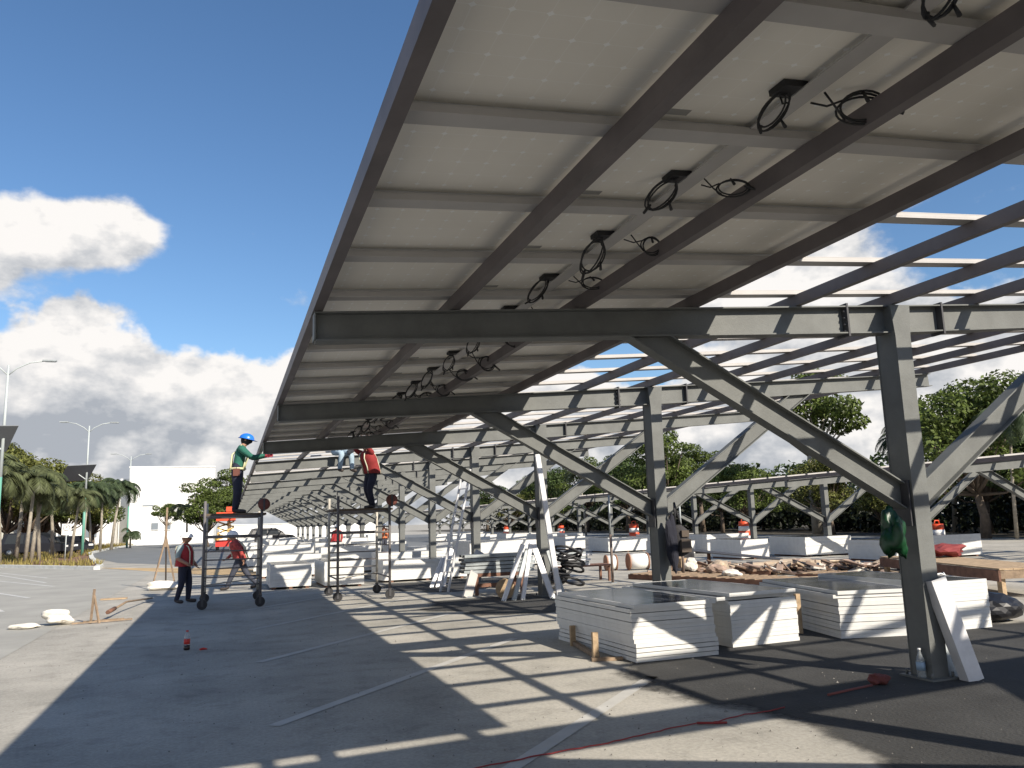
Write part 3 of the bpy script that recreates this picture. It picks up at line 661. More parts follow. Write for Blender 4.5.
# traffic drums
def drum(x,y,lab,s=1):
    o=empty('traffic_drum',(x,y,0),lab,'traffic drum','orange and white drums along the far carport')
    m=MB(); m.lathe((0,0,0),[(.30*s,0),(.30*s,.08*s)],16); build(m,'rubber_base',BLACK,o)
    z=.08*s; r=.245*s
    for k in range(5):
        h=.17*s; m=MB(); m.lathe((0,0,0),[(r,z),(r*.985,z+h*.5),(r*.96,z+h)],16); build(m,'orange_band' if k%2==0 else 'white_band',ORANGE if k%2==0 else WHITE,o); z+=h; r*=.93
    m=MB(); m.tube([(-.1*s,0,z-.01),(-.07*s,0,z+.1*s),(.07*s,0,z+.1*s),(.1*s,0,z-.01)],.02*s,6); build(m,'handle',ORANGE,o)
drum(24.6,35.6,'orange and white drum above the scrap heap, left of a far column',1.4); drum(23.9,22.9,'orange and white drum right of the big column',1.2); drum(bearing(634,42),42,'orange and white drum above the cable spools',1.4); drum(bearing(561,58),58,'orange and white drum by the leaning bright channel',1.3); drum(bearing(506,70),70,'small distant drum above the channel rack',1.2)
crumple('red_net',(15.75,15.0,.535),(.55,.3,.14),mat('red_mesh',(.20,.03,.03),.8),'red netting heaped on the back of the work table','netting',61,.35)
o=empty('white_sign_board',(15.15,15.3,.54),'small white board leaning behind the big column on the table','board'); m=MB(); m.bar((0,0,0),(-.1,.15,.5),.3,.02); build(m,'board_face',WHITE,o); m=MB(); m.bar((0,.3,0),(-.05,.14,.3),.04,.02); build(m,'stay',WOOD,o)
# ladder and channels around column three
o=empty('ladder',(0,0,0),'aluminium ladder leaning beside the fourth column','ladder')
A=Vector((5.0,19.8,0));B=Vector((5.75,20.25,3.0))
sd=Vector((.13,-.26,0)); 
for s in(-.5,.5): m=MB(); m.bar(A+sd*s,B+sd*s,.028,.06); build(m,'stile',GALV,o)
for k in range(10):
    p=A+(B-A)*((k+.6)/10.3); m=MB(); m.tube([p-sd*.5,p+sd*.5],.014,6); build(m,'rung',GALV,o)
def lean(a,b,label,w=.1,h=.05,mt=GALV,name='channel_section'):
    o=empty(name,a,label,'steel section','galvanised channels leaning by the third column'); m=MB(); a=Vector(a);b=Vector(b); channel(m,(0,0,0),b-a,w,h); build(m,'web_and_flanges',mt,o)
    m=MB(); m.bar((0,-.012,0),(b-a)*.03+Vector((0,-.012,0)),w*1.04,.01); build(m,'end_lip',DGALV,o)
lean((6.72,16.55,0),(6.42,16.82,3.1),'very long bright channel standing against the third column',.11,.06)
for k,(dx,tx,h) in enumerate(((-.85,.55,1.15),(-.62,.42,1.05),(-.42,.30,1.15))): lean((6.35+dx,16.7,0),(6.35+dx+tx,16.92,h),['leftmost short channel leaning on the third column','second short channel from the left on the third column','third short channel from the left on the third column'][k],.085,.05,(GALV,DGALV,GALV)[k])
lean((6.58,16.6,0),(6.28,16.95,1.2),'short channel close left of the very long bright one',.12,.05); lean((6.9,16.75,0),(6.62,16.9,1.0),'dull short channel right of the very long bright one',.10,.05,DGALV)
for k in range(3): lean((5.35-.16*k,21.3,0),(5.7-.12*k,21.65,.95-.1*k),['short channel of the trio beside the ladder, rightmost','short channel of the trio beside the ladder, middle','short channel of the trio beside the ladder, leftmost'][k],.09,.05)
lean((5.05,17.9,0),(5.6,18.7,.98),'wide pale channel sloping at the left of the channel rack',.2,.08,RAIL)
o=empty('rack',(5.95,18.6,0),'dark timber trestle carrying dull channels behind the reel','rack')
for s in(-.55,.55):
    for t in(-.25,.25): m=MB(); m.box((s,t,.24),(.07,.07,.48)); build(m,'leg',WOODD,o)
m=MB(); m.box((0,-.25,.45),(1.25,.05,.08)); m.box((0,.25,.45),(1.25,.05,.08)); build(m,'beam',WOODD,o)
m=MB(); m.box((0,-.25,.22),(1.1,.04,.08)); build(m,'lower_beam',WOODD,o)
for k in range(5):
    for j in range(2):
        o=empty('channel_section',(5.95+.02*((k*7)%3),18.42+.26*j,.50+.088*k),'dull grey channel on the timber trestle, %s layer from the top, %s side'%(['topmost','second','third','fourth','fifth'][4-k],['near','far'][j]),'steel section','dull channels piled on the timber trestle'); m=MB(); channel(m,(-.85,0,.06),(.85,0,.06),.2,.06,n=(0,0,1)); build(m,'web_and_flanges',DGALV,o); m=MB(); m.box((-.853,0,.03),(.006,.19,.05)); build(m,'end_face',BLACK,o)
# dark bundle of hoses + low metal table with fittings right of column three
m=MB(); rg=random.Random(14)
for k in range(16):
    c=(7.55+rg.uniform(-.25,.3),18.3+rg.uniform(-.3,.3),.18+.07*k*.7); r0=rg.uniform(.2,.34); pts=[]; tl=rg.uniform(-.5,.5)
    for i in range(17): a=2*math.pi*i/16; pts.append((c[0]+math.cos(a)*r0,c[1]+math.sin(a)*r0*.6,max(.03,c[2]+math.sin(a+1)*r0*tl+rg.uniform(-.01,.01))))
    m.tube(pts,.03,6,caps=False)
tag(build(m,'hose_coils',BLACK),'heap of coiled black hoses right of the third column','hose')
o=empty('low_bench',(8.9,20.6,0),'low bench with grey fittings behind the black hoses','bench')
m=MB(); m.box((0,0,.42),(1.8,.7,.04)); build(m,'bench_top',WOODD,o)
for s in(-.8,.8):
    for t in(-.28,.28): m=MB(); m.box((s,t,.2),(.06,.06,.40)); build(m,'leg',WOODD,o)
for k in range(6):
    for j in range(3): 
        o=empty('channel_section',(8.6+.02*k*(-1)**k,20.4+.2*j,.442+.062*k),'short grey channel on the low bench, %s layer from the top, %s'%(['topmost','second','third','fourth','fifth','sixth'][5-k],['near side','middle','far side'][j]),'steel section','short grey channels on the low bench'); m=MB(); channel(m,(-.55,0,.04),(.55,0,.04),.13,.04,n=(0,0,1)); build(m,'web_and_flanges',DGALV if k%2 else GALV,o)
# ------------------------------------------------------------------ scaffolds
SCM=mat('scaffold_tube',(.13,.12,.12),.6,0,.3,4); SCM2=mat('scaffold_tube_pale',(.45,.42,.36),.6,0,.25,4)
def scaffold(x,y,label,rung_side,mt,h,pl,mt2):
    o=empty('scaffold_tower',(x,y,0),label,'scaffold','rolling scaffold towers at the eave')
    w,dp=1.17,1.75
    for i,(a,b_,m0) in enumerate(((0,0,mt),(w,0,mt),(0,dp,mt2),(w,dp,mt2))):
        m=MB(); m.tube([(a,b_,.2),(a,b_,(h if a==0 else pl+.05))],.030,8); build(m,'post',m0,o)
        q=MB(); q.lathe((a,b_-.0,.105),[(.03,-.03),(.105,-.03),(.105,.03),(.03,.03)],20,0,'Y',False); wq=build(q,'caster_wheel',BLACK,o)
        q=MB(); q.box((a,b_-.04,.15),(.05,.01,.17)); q.box((a,b_+.04,.15),(.05,.01,.17)); q.box((a,b_,.235),(.08,.10,.014)); build(q,'fork',DARK,wq)
    for z in (.48,.66,.84,1.02,1.2):
        m=MB()
        if rung_side=='front': m.tube([(0,0,z),(w,0,z)],.017,6)
        else: m.tube([(0,dp,z),(w,dp,z)],.016,6)
        build(m,'rung',mt,o)
    for s in (0,w):
        for z in (.48,1.2,1.62): m=MB(); m.tube([(s,0,z),(s,dp,z)],.018,6); build(m,'side_tube',mt,o)
    for t in(0,dp): m=MB(); m.tube([(0,t,1.5),(w,t,1.5)],.03,6); build(m,'ledger',mt,o); m=MB(); m.tube([(0,t,pl-.09),(w,t,pl-.09)],.024,6); build(m,'top_ledger',mt,o)
    m=MB(); m.tube([(0,0,.5),(w,dp,.5)],.014,6); build(m,'diagonal',mt2,o)
    m=MB()
    for k in range(5): m.box((w/2,.3+.28*k-.05,pl-.04),(w+.2,.26,.045))
    build(m,'platform',mat('old_plank',(.12,.09,.065),.85,0,.3,5),o)
    return o
scaffold(-.50,18.85,'left rolling scaffold tower, dark tubes, worker in green on it','front',SCM,2.27,2.02,SCM2)
scaffold(2.32,18.85,'right rolling scaffold tower with pale rear tubes, under the panel edge','back',SCM,2.33,2.06,SCM2)
REDD=mat('dull_red',(.14,.045,.035),.7,0,.3,8)
for x,y,z,lab in((.71,18.78,2.18,'round dull red pulley at the top right of the left scaffold'),(3.53,18.78,2.22,'round dull red pulley at the top right of the right scaffold')):
    o=empty('rope_pulley',(x,y,z),lab,'pulley','round red pulleys on the scaffolds')
    m=MB(); m.lathe((0,0,0),[(.03,-.03),(.13,-.03),(.13,-.018),(.10,-.012),(.10,.012),(.13,.018),(.13,.03),(.03,.03)],20,0,'Y'); build(m,'wheel',REDD,o)
    m=MB(); m.box((0,-.045,-.02),(.04,.012,.26)); build(m,'bracket',DARK,o)
# ------------------------------------------------------------------ people
DEP=None
SKINM=mat('skin',(.32,.17,.11),.6); BOOT=mat('boot_leather',(.05,.04,.035),.7)
def skin_mesh(verts,edges,radii,root,sub=1):
    me=bpy.data.meshes.new('tmp'); me.from_pydata(verts,edges,[]); o=bpy.data.objects.new('tmp',me); C.objects.link(o)
    md=o.modifiers.new('s','SKIN'); md.use_smooth_shade=True; md.branch_smoothing=.4
    sv=me.skin_vertices[0].data
    for i,r in enumerate(radii): sv[i].radius=r if isinstance(r,tuple) else (r,r)
    for i in range(len(sv)): sv[i].use_root=(i==root)
    o.modifiers.new('b','SUBSURF').levels=sub
    o.modifiers['b'].render_levels=sub
    dg=bpy.context.evaluated_depsgraph_get(); dg.update(); ev=o.evaluated_get(dg); m2=ev.to_mesh()
    V=[tuple(v.co) for v in m2.vertices]; P=[tuple(p.vertices) for p in m2.polygons]; ev.to_mesh_clear()
    bpy.data.objects.remove(o); bpy.data.meshes.remove(me); return V,P
def person(loc,rz,label,J,cl,helmet=None,vest=None,scale=1,harness=None,group=None,plaid=False):
    """J: joints in local frame (x right, y forward, z up), cl: dict shirt, trousers"""
    o=empty('person',loc,label,'person',group,rz); o.scale=(scale*1.13,scale*1.13,scale)
    names=['pelvis','waist','chest','neck']; idx={}; V=[];Ra=[];E=[]
    def av(n,p,r):
        k=1.34 if n[:2] in('sh','el','wr','hp','kn','an','he','to') else 1.16
        idx[n]=len(V); V.append(tuple(p)); Ra.append(tuple(q*k for q in r) if isinstance(r,tuple) else r*k)
    av('pelvis',J['pelvis'],(.145,.11)); av('waist',J['waist'],(.13,.10)); av('chest',J['chest'],(.155,.115)); av('neckb',J['neckb'],(.085,.075)); av('neck',J['neck'],.052); av('head0',Vector(J['head'])-Vector((0,0,.04)),.06)
    for s in('l','r'):
        av('sh'+s,J['sh'+s],.062); av('el'+s,J['el'+s],.043); av('wr'+s,J['wr'+s],.029)
        hd=(Vector(J['wr'+s])-Vector(J['el'+s])).normalized(); av('pm'+s,Vector(J['wr'+s])+hd*.07,(.036,.02))
        av('hp'+s,J['hp'+s],.092); av('kn'+s,J['kn'+s],.06); av('an'+s,J['an'+s],.042)
        av('he'+s,Vector(J['an'+s])+Vector((0,-.02,-.045)),.042); av('to'+s,Vector(J['to'+s]),.036)
    def ed(a,b): E.append((idx[a],idx[b]))
    for a,b in(('pelvis','waist'),('waist','chest'),('chest','neckb'),('neckb','neck'),('neck','head0')): ed(a,b)
    for s in 'lr':
        for a,b in(('neckb','sh'),('sh','el'),('el','wr'),('wr','pm')): ed(a if a=='neckb' else a+s,b+s)
        for a,b in(('pelvis','hp'),('hp','kn'),('kn','an'),('an','he'),('he','to')): ed(a if a=='pelvis' else a+s,b+s)
    VV,PP=skin_mesh(V,E,Ra,0,1)
    segs=[]
    def sg(a,b,m): segs.append((Vector(V[idx[a]]),Vector(V[idx[b]]),m))
    sg('waist','chest',0);sg('chest','neckb',0);sg('neckb','neck',2);sg('neck','head0',2);sg('pelvis','waist',1)
    for s in 'lr':
        sg('neckb','sh'+s,0);sg('sh'+s,'el'+s,0);sg('el'+s,'wr'+s,0 if cl.get('long',True) else 2);sg('wr'+s,'pm'+s,3 if cl.get('gloves') else 2)
        sg('pelvis','hp'+s,1);sg('hp'+s,'kn'+s,1);sg('kn'+s,'an'+s,1);sg('he'+s,'to'+s,4)
    def near(p):
        best=9;bm=0
        for a,b,m in segs:
            d=b-a; t=max(0,min(1,(p-a).dot(d)/max(1e-9,d.dot(d)))); q=(p-a-d*t).length
            if q<best: best=q;bm=m
        return bm
    mb=MB(); 
    for f in PP: pass
    mb.v=list(VV); mb.f=list(PP); mb.sm=[True]*len(PP)
    mb.m=[near(sum((Vector(VV[i]) for i in f),Vector())/len(f)) for f in PP]
    # head: shaped sphere with nose, brow, ears
    hc=Vector(J['head'])+Vector((0,.01,.03)); n1,n2=16,12; hv=[];hf=[]
    lookR=Matrix.Rotation(J.get('look',0),3,'Z')@Matrix.Rotation(J.get('nod',0),3,'X')
    for i in range(n2+1):
        th=math.pi*i/n2
        for k in range(n1):
            ph=2*math.pi*k/n1; x=math.sin(th)*math.cos(ph); y=math.sin(th)*math.sin(ph); z=math.cos(th)
            w=.078*(1-.22*max(0,-z)); dd=.098*(1-.10*max(0,-z)); p=Vector((x*w*1.08,y*dd*1.06,z*.124))
            if y>.8 and abs(x)<.3 and -.35<z<.1: p.y+=.020*(1-abs(x)/.3)      # nose
            if y>.6 and .05<z<.3: p.y+=.004
            if y>.55 and -.1<z<.14 and .2<abs(x)<.6: p.y-=.007                 # eye sockets
            hv.append(hc+lookR@p)
    for i in range(n2):
        for k in range(n1): hf.append((i*n1+k,(i+1)*n1+k,(i+1)*n1+(k+1)%n1,i*n1+(k+1)%n1))
    mb.add(hv,hf,cl.get('facemat',2),True)
    for s in(-1,1):
        mb.add([hc+lookR@Vector((s*.076,y_,z_)) for y_,z_ in((-.01,-.03),(.015,-.02),(.015,.03),(-.015,.03))]+[hc+lookR@Vector((s*.092,y_-.012,z_)) for y_,z_ in((-.01,-.02),(.005,-.012),(.005,.025),(-.015,.03))],[(0,1,2,3),(4,5,6,7),(0,1,5,4),(1,2,6,5),(2,3,7,6),(3,0,4,7)],2,True)
        mb.add([hc+lookR@Vector((s*.03+dx,.093,.012+dz)) for dx,dz in((-.012,-.005),(.012,-.005),(.01,.006),(-.01,.006))],[(0,1,2,3)],5)
    mb.add([hc+lookR@Vector((dx,.096,-.055+dz)) for dx,dz in((-.024,-.004),(.024,-.004),(.02,.005),(-.02,.005))],[(0,1,2,3)],6)
    # hands: palm end to five separate bent fingers
    for s in 'lr':
        w=Vector(J['wr'+s]); d=(w-Vector(J['el'+s])).normalized(); side=d.cross(Vector((0,1,0)))
        if side.length<.2: side=d.cross(Vector((0,0,1)))
        side.normalize(); nn=side.cross(d); 
        cu=nn if nn.y>0 else -nn
        pc=w+d*.085
        for k,ln in enumerate((.062,.072,.076,.07,.055)):
            if k==0:
                b0=w+d*.04+side*.032; pts=[b0,b0+side*.03+d*.02,b0+side*.034+d*.045+cu*.018]
            else:
                b0=pc+side*(.028-.0185*(k-1)); pts=[b0-d*.02,b0+d*ln*.4+cu*.006,b0+d*ln*.72+cu*.022,b0+d*ln*.85+cu*.042]
            mb.tube(pts,[.0095]*(len(pts)-1)+[.007],6,3 if cl.get('gloves') else 2)
    bodym=[cl['shirt'],cl['trousers'],SKINM,cl.get('gloves') or SKINM,BOOT,BLACK,mat('lips',(.25,.09,.07),.5)]
    if cl.get('facemat')==7: bodym.append(cl['mask'])
    build(mb,'body',bodym,o)
    if vest:
        m=MB(); P=[Vector(J['pelvis'])+Vector((0,0,-.02)),Vector(J['waist']),Vector(J['chest']),Vector(J['neckb'])+Vector((0,0,-.02)),Vector(J['neckb'])+Vector((0,0,.05))]
        rad_=[(.215,.175),(.21,.17),(.225,.178),(.185,.135),(.09,.085)]; n=18; vs=[];fs=[]
        axx=Vector(J['shr'])-Vector(J['shl']); axx.z=0; axx.normalize(); ayy=Vector((-axx.y,axx.x,0))
        PR=[]
        for i in range(len(P)-1):
            for t in(0,.5): PR.append((P[i].lerp(P[i+1],t),tuple(rad_[i][q]*(1-t)+rad_[i+1][q]*t for q in(0,1))))
        PR.append((P[-1],rad_[-1]))
        for c_,(a_,b2) in PR:
            for k in range(n):
                an=2*math.pi*k/n; wob=1+.03*math.sin(5*an+c_.z*20); vs.append(c_+axx*math.cos(an)*a_*wob+ayy*math.sin(an)*b2*wob)
        for i in range(len(PR)-1):
            for k in range(n): fs.append((i*n+k,i*n+(k+1)%n,(i+1)*n+(k+1)%n,(i+1)*n+k))
        m.add(vs,fs,0,True); ob=build(m,'vest',vest,o)
        if harness is None:
            m=MB()
            for sx_ in(-.085,.085):
                pp=[P[i]+axx*sx_+ayy*(rad_[i][1]*.93+.012) for i in range(4)]+[P[3]+axx*sx_*.8+Vector((0,0,.07))]+[P[i]+axx*sx_-ayy*(rad_[i][1]*.93+.012) for i in(3,2,1,0)]
                m.tube(pp,.014,5)
            build(m,'reflective_band',mat('reflective',(.6,.6,.45),.4),ob)
    if harness:
        m=MB(); P=[Vector(J['pelvis']),Vector(J['waist']),Vector(J['chest']),Vector(J['neckb'])]
        axx=Vector(J['shr'])-Vector(J['shl']); axx.z=0; axx.normalize(); ayy=Vector((-axx.y,axx.x,0))
        for s_ in(-1,1):
            m.tube([P[0]+axx*.13*s_+ayy*.11,P[1]+axx*.11*s_+ayy*.12,P[2]+axx*.08*s_+ayy*.15,P[3]+axx*.08*s_+Vector((0,0,.06)),P[2]-axx*.05*s_-ayy*.15,P[1]-axx*.10*s_-ayy*.13,P[0]-axx*.13*s_-ayy*.12],.017,6)
        ring=[P[0]+Vector((0,0,.03))+axx*math.cos(a)*.175+ayy*math.sin(a)*.14 for a in [i*math.pi/8 for i in range(17)]]
        m.tube(ring,.028,6,caps=False); hb=build(m,'harness',harness,o)
        q=MB(); q.box(P[0]+axx*.17+Vector((0,0,-.05)),(.07,.12,.16)); q.box(P[0]-axx*.15+Vector((0,-.08,-.06)),(.08,.08,.18)); build(q,'tool_pouch',mat('pouch',(.14,.05,.035),.8),hb)
    if helmet:
        m=MB(); vs=[];fs=[];n=20;ring=6
        for i in range(ring+1):
            th=math.pi/2*i/ring
            for k in range(n):
                ph=2*math.pi*k/n; p=Vector((math.sin(th)*math.cos(ph)*.125,math.sin(th)*math.sin(ph)*.145,math.cos(th)*.125+.03)); vs.append(hc+lookR@p)
        for i in range(ring):
            for k in range(n): fs.append((i*n+k,(i+1)*n+k,(i+1)*n+(k+1)%n,i*n+(k+1)%n))
        m.add(vs,fs,0,True); hm=build(m,'hard_hat',helmet,o)
        m=MB(); vs=[];fs=[]
        for k in range(n):
            ph=2*math.pi*k/n; ex=.028+.05*max(0,math.sin(ph))
            vs.append(hc+lookR@Vector((math.cos(ph)*.122,math.sin(ph)*.142,.036))); vs.append(hc+lookR@Vector((math.cos(ph)*(.122+ex*.8),math.sin(ph)*(.142+ex),.022))); vs.append(hc+lookR@Vector((math.cos(ph)*.122,math.sin(ph)*.142,.022)))
        for k in range(n):
            a=3*k;b_=3*((k+1)%n); fs+=[(a,b_,b_+1,a+1),(a+1,b_+1,b_+2,a+2)]
        m.add(vs,fs,0,True); build(m,'brim',helmet,hm)
    else:
        m=MB(); vs=[];fs=[];n=16
        for i in range(6):
            th=math.pi*.58*i/5
            for k in range(n):
                ph=2*math.pi*k/n; cut=1 if math.sin(ph)<.3 else .72; t2=th*cut; vs.append(hc+lookR@Vector((math.sin(t2)*math.cos(ph)*.086,math.sin(t2)*math.sin(ph)*.106,math.cos(t2)*.126)))
        for i in range(5):
            for k in range(n): fs.append((i*n+k,(i+1)*n+k,(i+1)*n+(k+1)%n,i*n+(k+1)%n))
        m.add(vs,fs,0,True); build(m,'hair',mat('dark_hair',(.02,.015,.012),.8),o)
    return o
def base_pose():
    return dict(pelvis=(0,0,.93),waist=(0,.01,1.08),chest=(0,.0,1.27),neckb=(0,-.01,1.42),neck=(0,.0,1.49),head=(0,.03,1.575),
      shl=(-.185,0,1.39),shr=(.185,0,1.39),ell=(-.24,-.03,1.10),elr=(.24,-.03,1.10),wrl=(-.25,.08,.87),wrr=(.25,.08,.87),
      hpl=(-.09,0,.90),hpr=(.09,0,.90),knl=(-.10,.02,.50),knr=(.10,.02,.50),anl=(-.10,-.02,.10),anr=(.10,-.02,.10),tol=(-.12,.17,.038),tor=(.12,.17,.038))
cloth=lambda n,c,v=.15:mat(n,c,.9,0,v,12,.3,50)
NAVY=cloth('navy_trousers',(.022,.025,.045)); DENIM=cloth('light_denim',(.32,.42,.50)); GREEN=cloth('green_shirt',(.02,.12,.085)); REDV=cloth('red_vest',(.36,.03,.035)); RED2=cloth('red_jacket',(.24,.025,.025))
GREYS=cloth('grey_sleeve',(.30,.36,.36)); PLAID=cloth('plaid_red',(.33,.05,.045),.6); DKBL=cloth('dark_grey_jeans',(.05,.055,.075)); BLK=cloth('black_cloth',(.015,.015,.02))
BLUEH=mat('blue_helmet',(.02,.16,.62),.3); WHITEH=mat('white_helmet',(.85,.83,.8),.35); GLV=cloth('red_glove',(.32,.03,.05)); STRAP=mat('pale_strap',(.6,.58,.35),.6)
RT=-math.pi/2  # local forward (+Y) turned to world +X
# green-shirted worker on the left scaffold, reaching to the eave
J=base_pose(); J.update(pelvis=(0,.0,.93),waist=(0,.02,1.08),chest=(0,.05,1.27),neckb=(0,.07,1.42),neck=(0,.10,1.48),head=(0,.14,1.56),nod=-.25,
  shl=(-.18,.08,1.38),shr=(.18,.08,1.38),ell=(-.20,.27,1.20),elr=(.20,.28,1.19),wrl=(-.10,.50,1.24),wrr=(.10,.50,1.25),
  tol=(-.13,.18,.038),tor=(.12,.19,.038))
person((.14,19.5,2.003),RT-.1,'worker in green shirt and blue hard hat on the left scaffold, reaching to the eave',J,dict(shirt=GREEN,trousers=NAVY,gloves=GLV,facemat=7,mask=BLK),BLUEH,None,1.04,harness=STRAP)
# worker under the panels on the right scaffold, arms raised
J=base_pose(); J.update(pelvis=(0,-.06,.90),waist=(0,-.02,1.05),chest=(0,.05,1.25),neckb=(0,.08,1.40),neck=(0,.09,1.46),head=(0,.10,1.545),nod=.2,
  shl=(-.18,.08,1.38),shr=(.18,.08,1.38),ell=(-.2,.22,1.52),elr=(.22,.26,1.50),wrl=(-.12,.14,1.72),wrr=(.12,.20,1.71),knl=(-.10,.10,.49),knr=(.10,.02,.49),hpl=(-.09,-.05,.88),hpr=(.09,-.05,.88),anl=(-.11,.0,.10),anr=(.1,-.12,.10),tol=(-.12,.20,.038),tor=(.12,.07,.038))
person((3.16,19.6,2.043),-RT+.5,'worker in red jacket on the right scaffold with arms raised under the panels',J,dict(shirt=RED2,trousers=NAVY),None,RED2,.95,harness=None)
# standing worker left
J=base_pose(); J.update(ell=(-.25,.0,1.12),wrl=(-.22,.16,.93),elr=(.27,-.02,1.12),wrr=(.24,.2,.98),look=.1,anl=(-.14,.05,.10),tol=(-.17,.24,.038),anr=(.12,-.08,.10),tor=(.15,.1,.038),knl=(-.12,.07,.5))
person((-.98,20.95,0),RT-.45,'worker in white hard hat and red vest standing left of the scaffolds',J,dict(shirt=GREYS,trousers=NAVY,long=False),WHITEH,REDV,.92)
# walking worker in plaid behind the left scaffold
J=base_pose(); J.update(pelvis=(0,0,.88),waist=(0,.05,1.02),chest=(0,.10,1.2),neckb=(0,.14,1.34),neck=(0,.17,1.41),head=(0,.21,1.49),shl=(-.18,.13,1.31),shr=(.18,.13,1.31),
  ell=(-.25,-.05,1.08),wrl=(-.24,-.1,.84),elr=(.25,.2,1.05),wrr=(.22,.36,.9),hpl=(-.09,0,.85),hpr=(.09,0,.85),knl=(-.1,.16,.48),anl=(-.1,.30,.10),tol=(-.11,.48,.04),knr=(.1,-.10,.48),anr=(.1,-.40,.13),tor=(.1,-.22,.04),look=0)
person((.33,24.4,0),-RT-.2,'worker in red plaid shirt striding behind the left scaffold',J,dict(shirt=PLAID,trousers=DKBL),WHITEH,PLAID,.97)
# person on the rafters above, only the denim legs show
J=base_pose()
for k_ in ('pelvis','waist','chest','neckb','neck','head','shl','shr','ell','elr','wrl','wrr'): J[k_]=(J[k_][0],J[k_][1],J[k_][2]-.33)
J.update(hpl=(-.09,.03,.58),hpr=(.09,.03,.58),knl=(-.12,.42,.54),knr=(.13,.40,.54),anl=(-.13,.44,.12),anr=(.15,.34,.12),tol=(-.15,.60,.04),tor=(.17,.50,.05),ell=(-.26,.12,.85),elr=(.26,.12,.85),wrl=(-.16,.32,.72),wrr=(.16,.32,.72))
person((2.72,22.52,ZT0+.0694*2.1-.47),math.pi+.5,'worker in light denim seated on the bare rafter beyond the last panels, legs hanging',J,dict(shirt=BLK,trousers=DENIM),BLUEH,None,1.0)
# distant ones
J=base_pose()
for px,Y,lab,sh in((337,43,'small distant worker in red, behind the left post of the right scaffold',REDV),(384,47,'small distant worker in orange, behind the right scaffold',cloth('orange_vest',(.6,.15,.05)))):
    person((bearing(px,Y),Y,0),.4,lab,J,dict(shirt=sh,trousers=DKBL),WHITEH,sh,1.0)
# panel being carried into place
o=empty('solar_module',(0,0,0),'dark loose panel waiting on the bare rails near the denim legs','solar panel'); zz=ZT0+.0694*1.3
m=MB(); m.box((1.85,21.2,zz+.22),(1.1,1.0,.006)); build(m,'panel_sheet',GLASSP,o); m=MB()
for s in(-1,1): m.box((1.85+s*.555,21.2,zz+.205),(.012,1.02,.04)); m.box((1.85,21.2+s*.505,zz+.205),(1.1,.012,.04))
build(m,'panel_frame',ALU,o)
# ------------------------------------------------------------------ scissor lift, cars
o=empty('scissor_lift',(bearing(227,72)-.1,72,0),'raised orange scissor lift in the distance behind the left scaffold','lift')
m=MB(); m.box((0,0,.55),(1.5,2.4,.5)); build(m,'chassis',REDP,o)
for s in(-.6,.6):
    for t in(-.8,.8): m=MB(); m.lathe((s,t,.3),[(.05,-.12),(.3,-.12),(.3,.12),(.05,.12)],14,0,'X'); build(m,'wheel',BLACK,o)
YEL=mat('lift_yellow',(.55,.38,.12),.6)
for k in range(3):
    m=MB(); z=.85+.5*k
    for t in(-.5,.5): m.bar((-.65,t,z),(.65,t,z+.45),.08,.12); m.bar((.65,t,z),(-.65,t,z+.45),.08,.12)
    build(m,'scissor_arm',YEL,o)
m=MB(); m.box((0,0,2.45),(1.5,2.4,.2)); m.box((0,-1.17,2.8),(1.5,.05,.5)); m.box((-.73,0,2.8),(.04,2.3,.5)); m.box((.73,0,2.8),(.04,2.3,.5)); m.box((.35,-.6,3.3),(.7,.4,.4)); build(m,'platform_basket',ORANGE,o)
def car(x,y,rz,label,col,l=4.6,w=1.8,h=1.6,suv=True,group=None):
    o=empty('parked_car',(x,y,0),label,'car',group,rz)
    prof=[(-l/2,.35),(-l/2,.85),(-l/2+.15,1.0),(-l/2+.5,h-.08),(-l/2+.9,h),(l*.05,h),(l*.22,h-.42),(l*.27,1.0),(l/2-.3,.92),(l/2,.75),(l/2,.35)]
    m=MB(); n=len(prof); vs=[]
    for sx_,ins in((-1,0),(1,0)):
        for px,pz in prof:
            tin=.0 if pz<1.02 else .14*(pz-1.0)/(h-1.0); vs.append((px,sx_*(w/2-tin),pz))
    m.add(vs,[tuple(range(n))[::-1],tuple(range(n,2*n))]+[(i,(i+1)%n,n+(i+1)%n,n+i) for i in range(n)],0); build(m,'body',col,o)
    gl=mat('car_glass',(.02,.025,.03),.1)
    for s in(-1,1):
        m=MB(); z0,z1=1.03,h-.12
        for a,b_ in((-l/2+.55,-l*.12),(-l*.10,l*.16)):
            y0=s*(w/2+.004);y1=s*(w/2-.14*(z1-1)/(h-1)+.004); a1=a+(.22 if a<-l*.3 else 0); b1=b_-(.28 if b_>0 else 0); m.add([(a,y0,z0),(b_,y0,z0),(b1,y1,z1),(a1,y1,z1)],[(0,1,2,3)])
        build(m,'side_window',gl,o)
    m=MB(); m.add([(l*.275+.006,-w/2+.1,1.03),(l*.275+.006,w/2-.1,1.03),(l*.225+.006,w/2-.2,h-.44),(l*.225+.006,-w/2+.2,h-.44)],[(0,1,2,3)]); build(m,'windscreen',gl,o)
    for px in(-l*.31,l*.31):
        for s in(-1,1):
            m=MB(); m.lathe((px,s*(w/2-.06),.34),[(.2,-.12),(.34,-.11),(.34,.11),(.2,.12)],18,0,'Y',False); tq=build(m,'wheel',BLACK,o); m=MB(); m.lathe((px,s*(w/2+.055),.34),[(.02,-.01),(.2,-.01),(.18,.012),(.02,.012)],14,0,'Y'); build(m,'rim',DGALV,tq)
    for s in(-1,1): m=MB(); m.box((l/2+.003,s*(w/2-.28),.74),(.03,.36,.14)); build(m,'headlight',mat('lamp_glass',(.85,.85,.82),.1),o)
    return o
DKP=mat('car_black',(.012,.013,.018),.4)
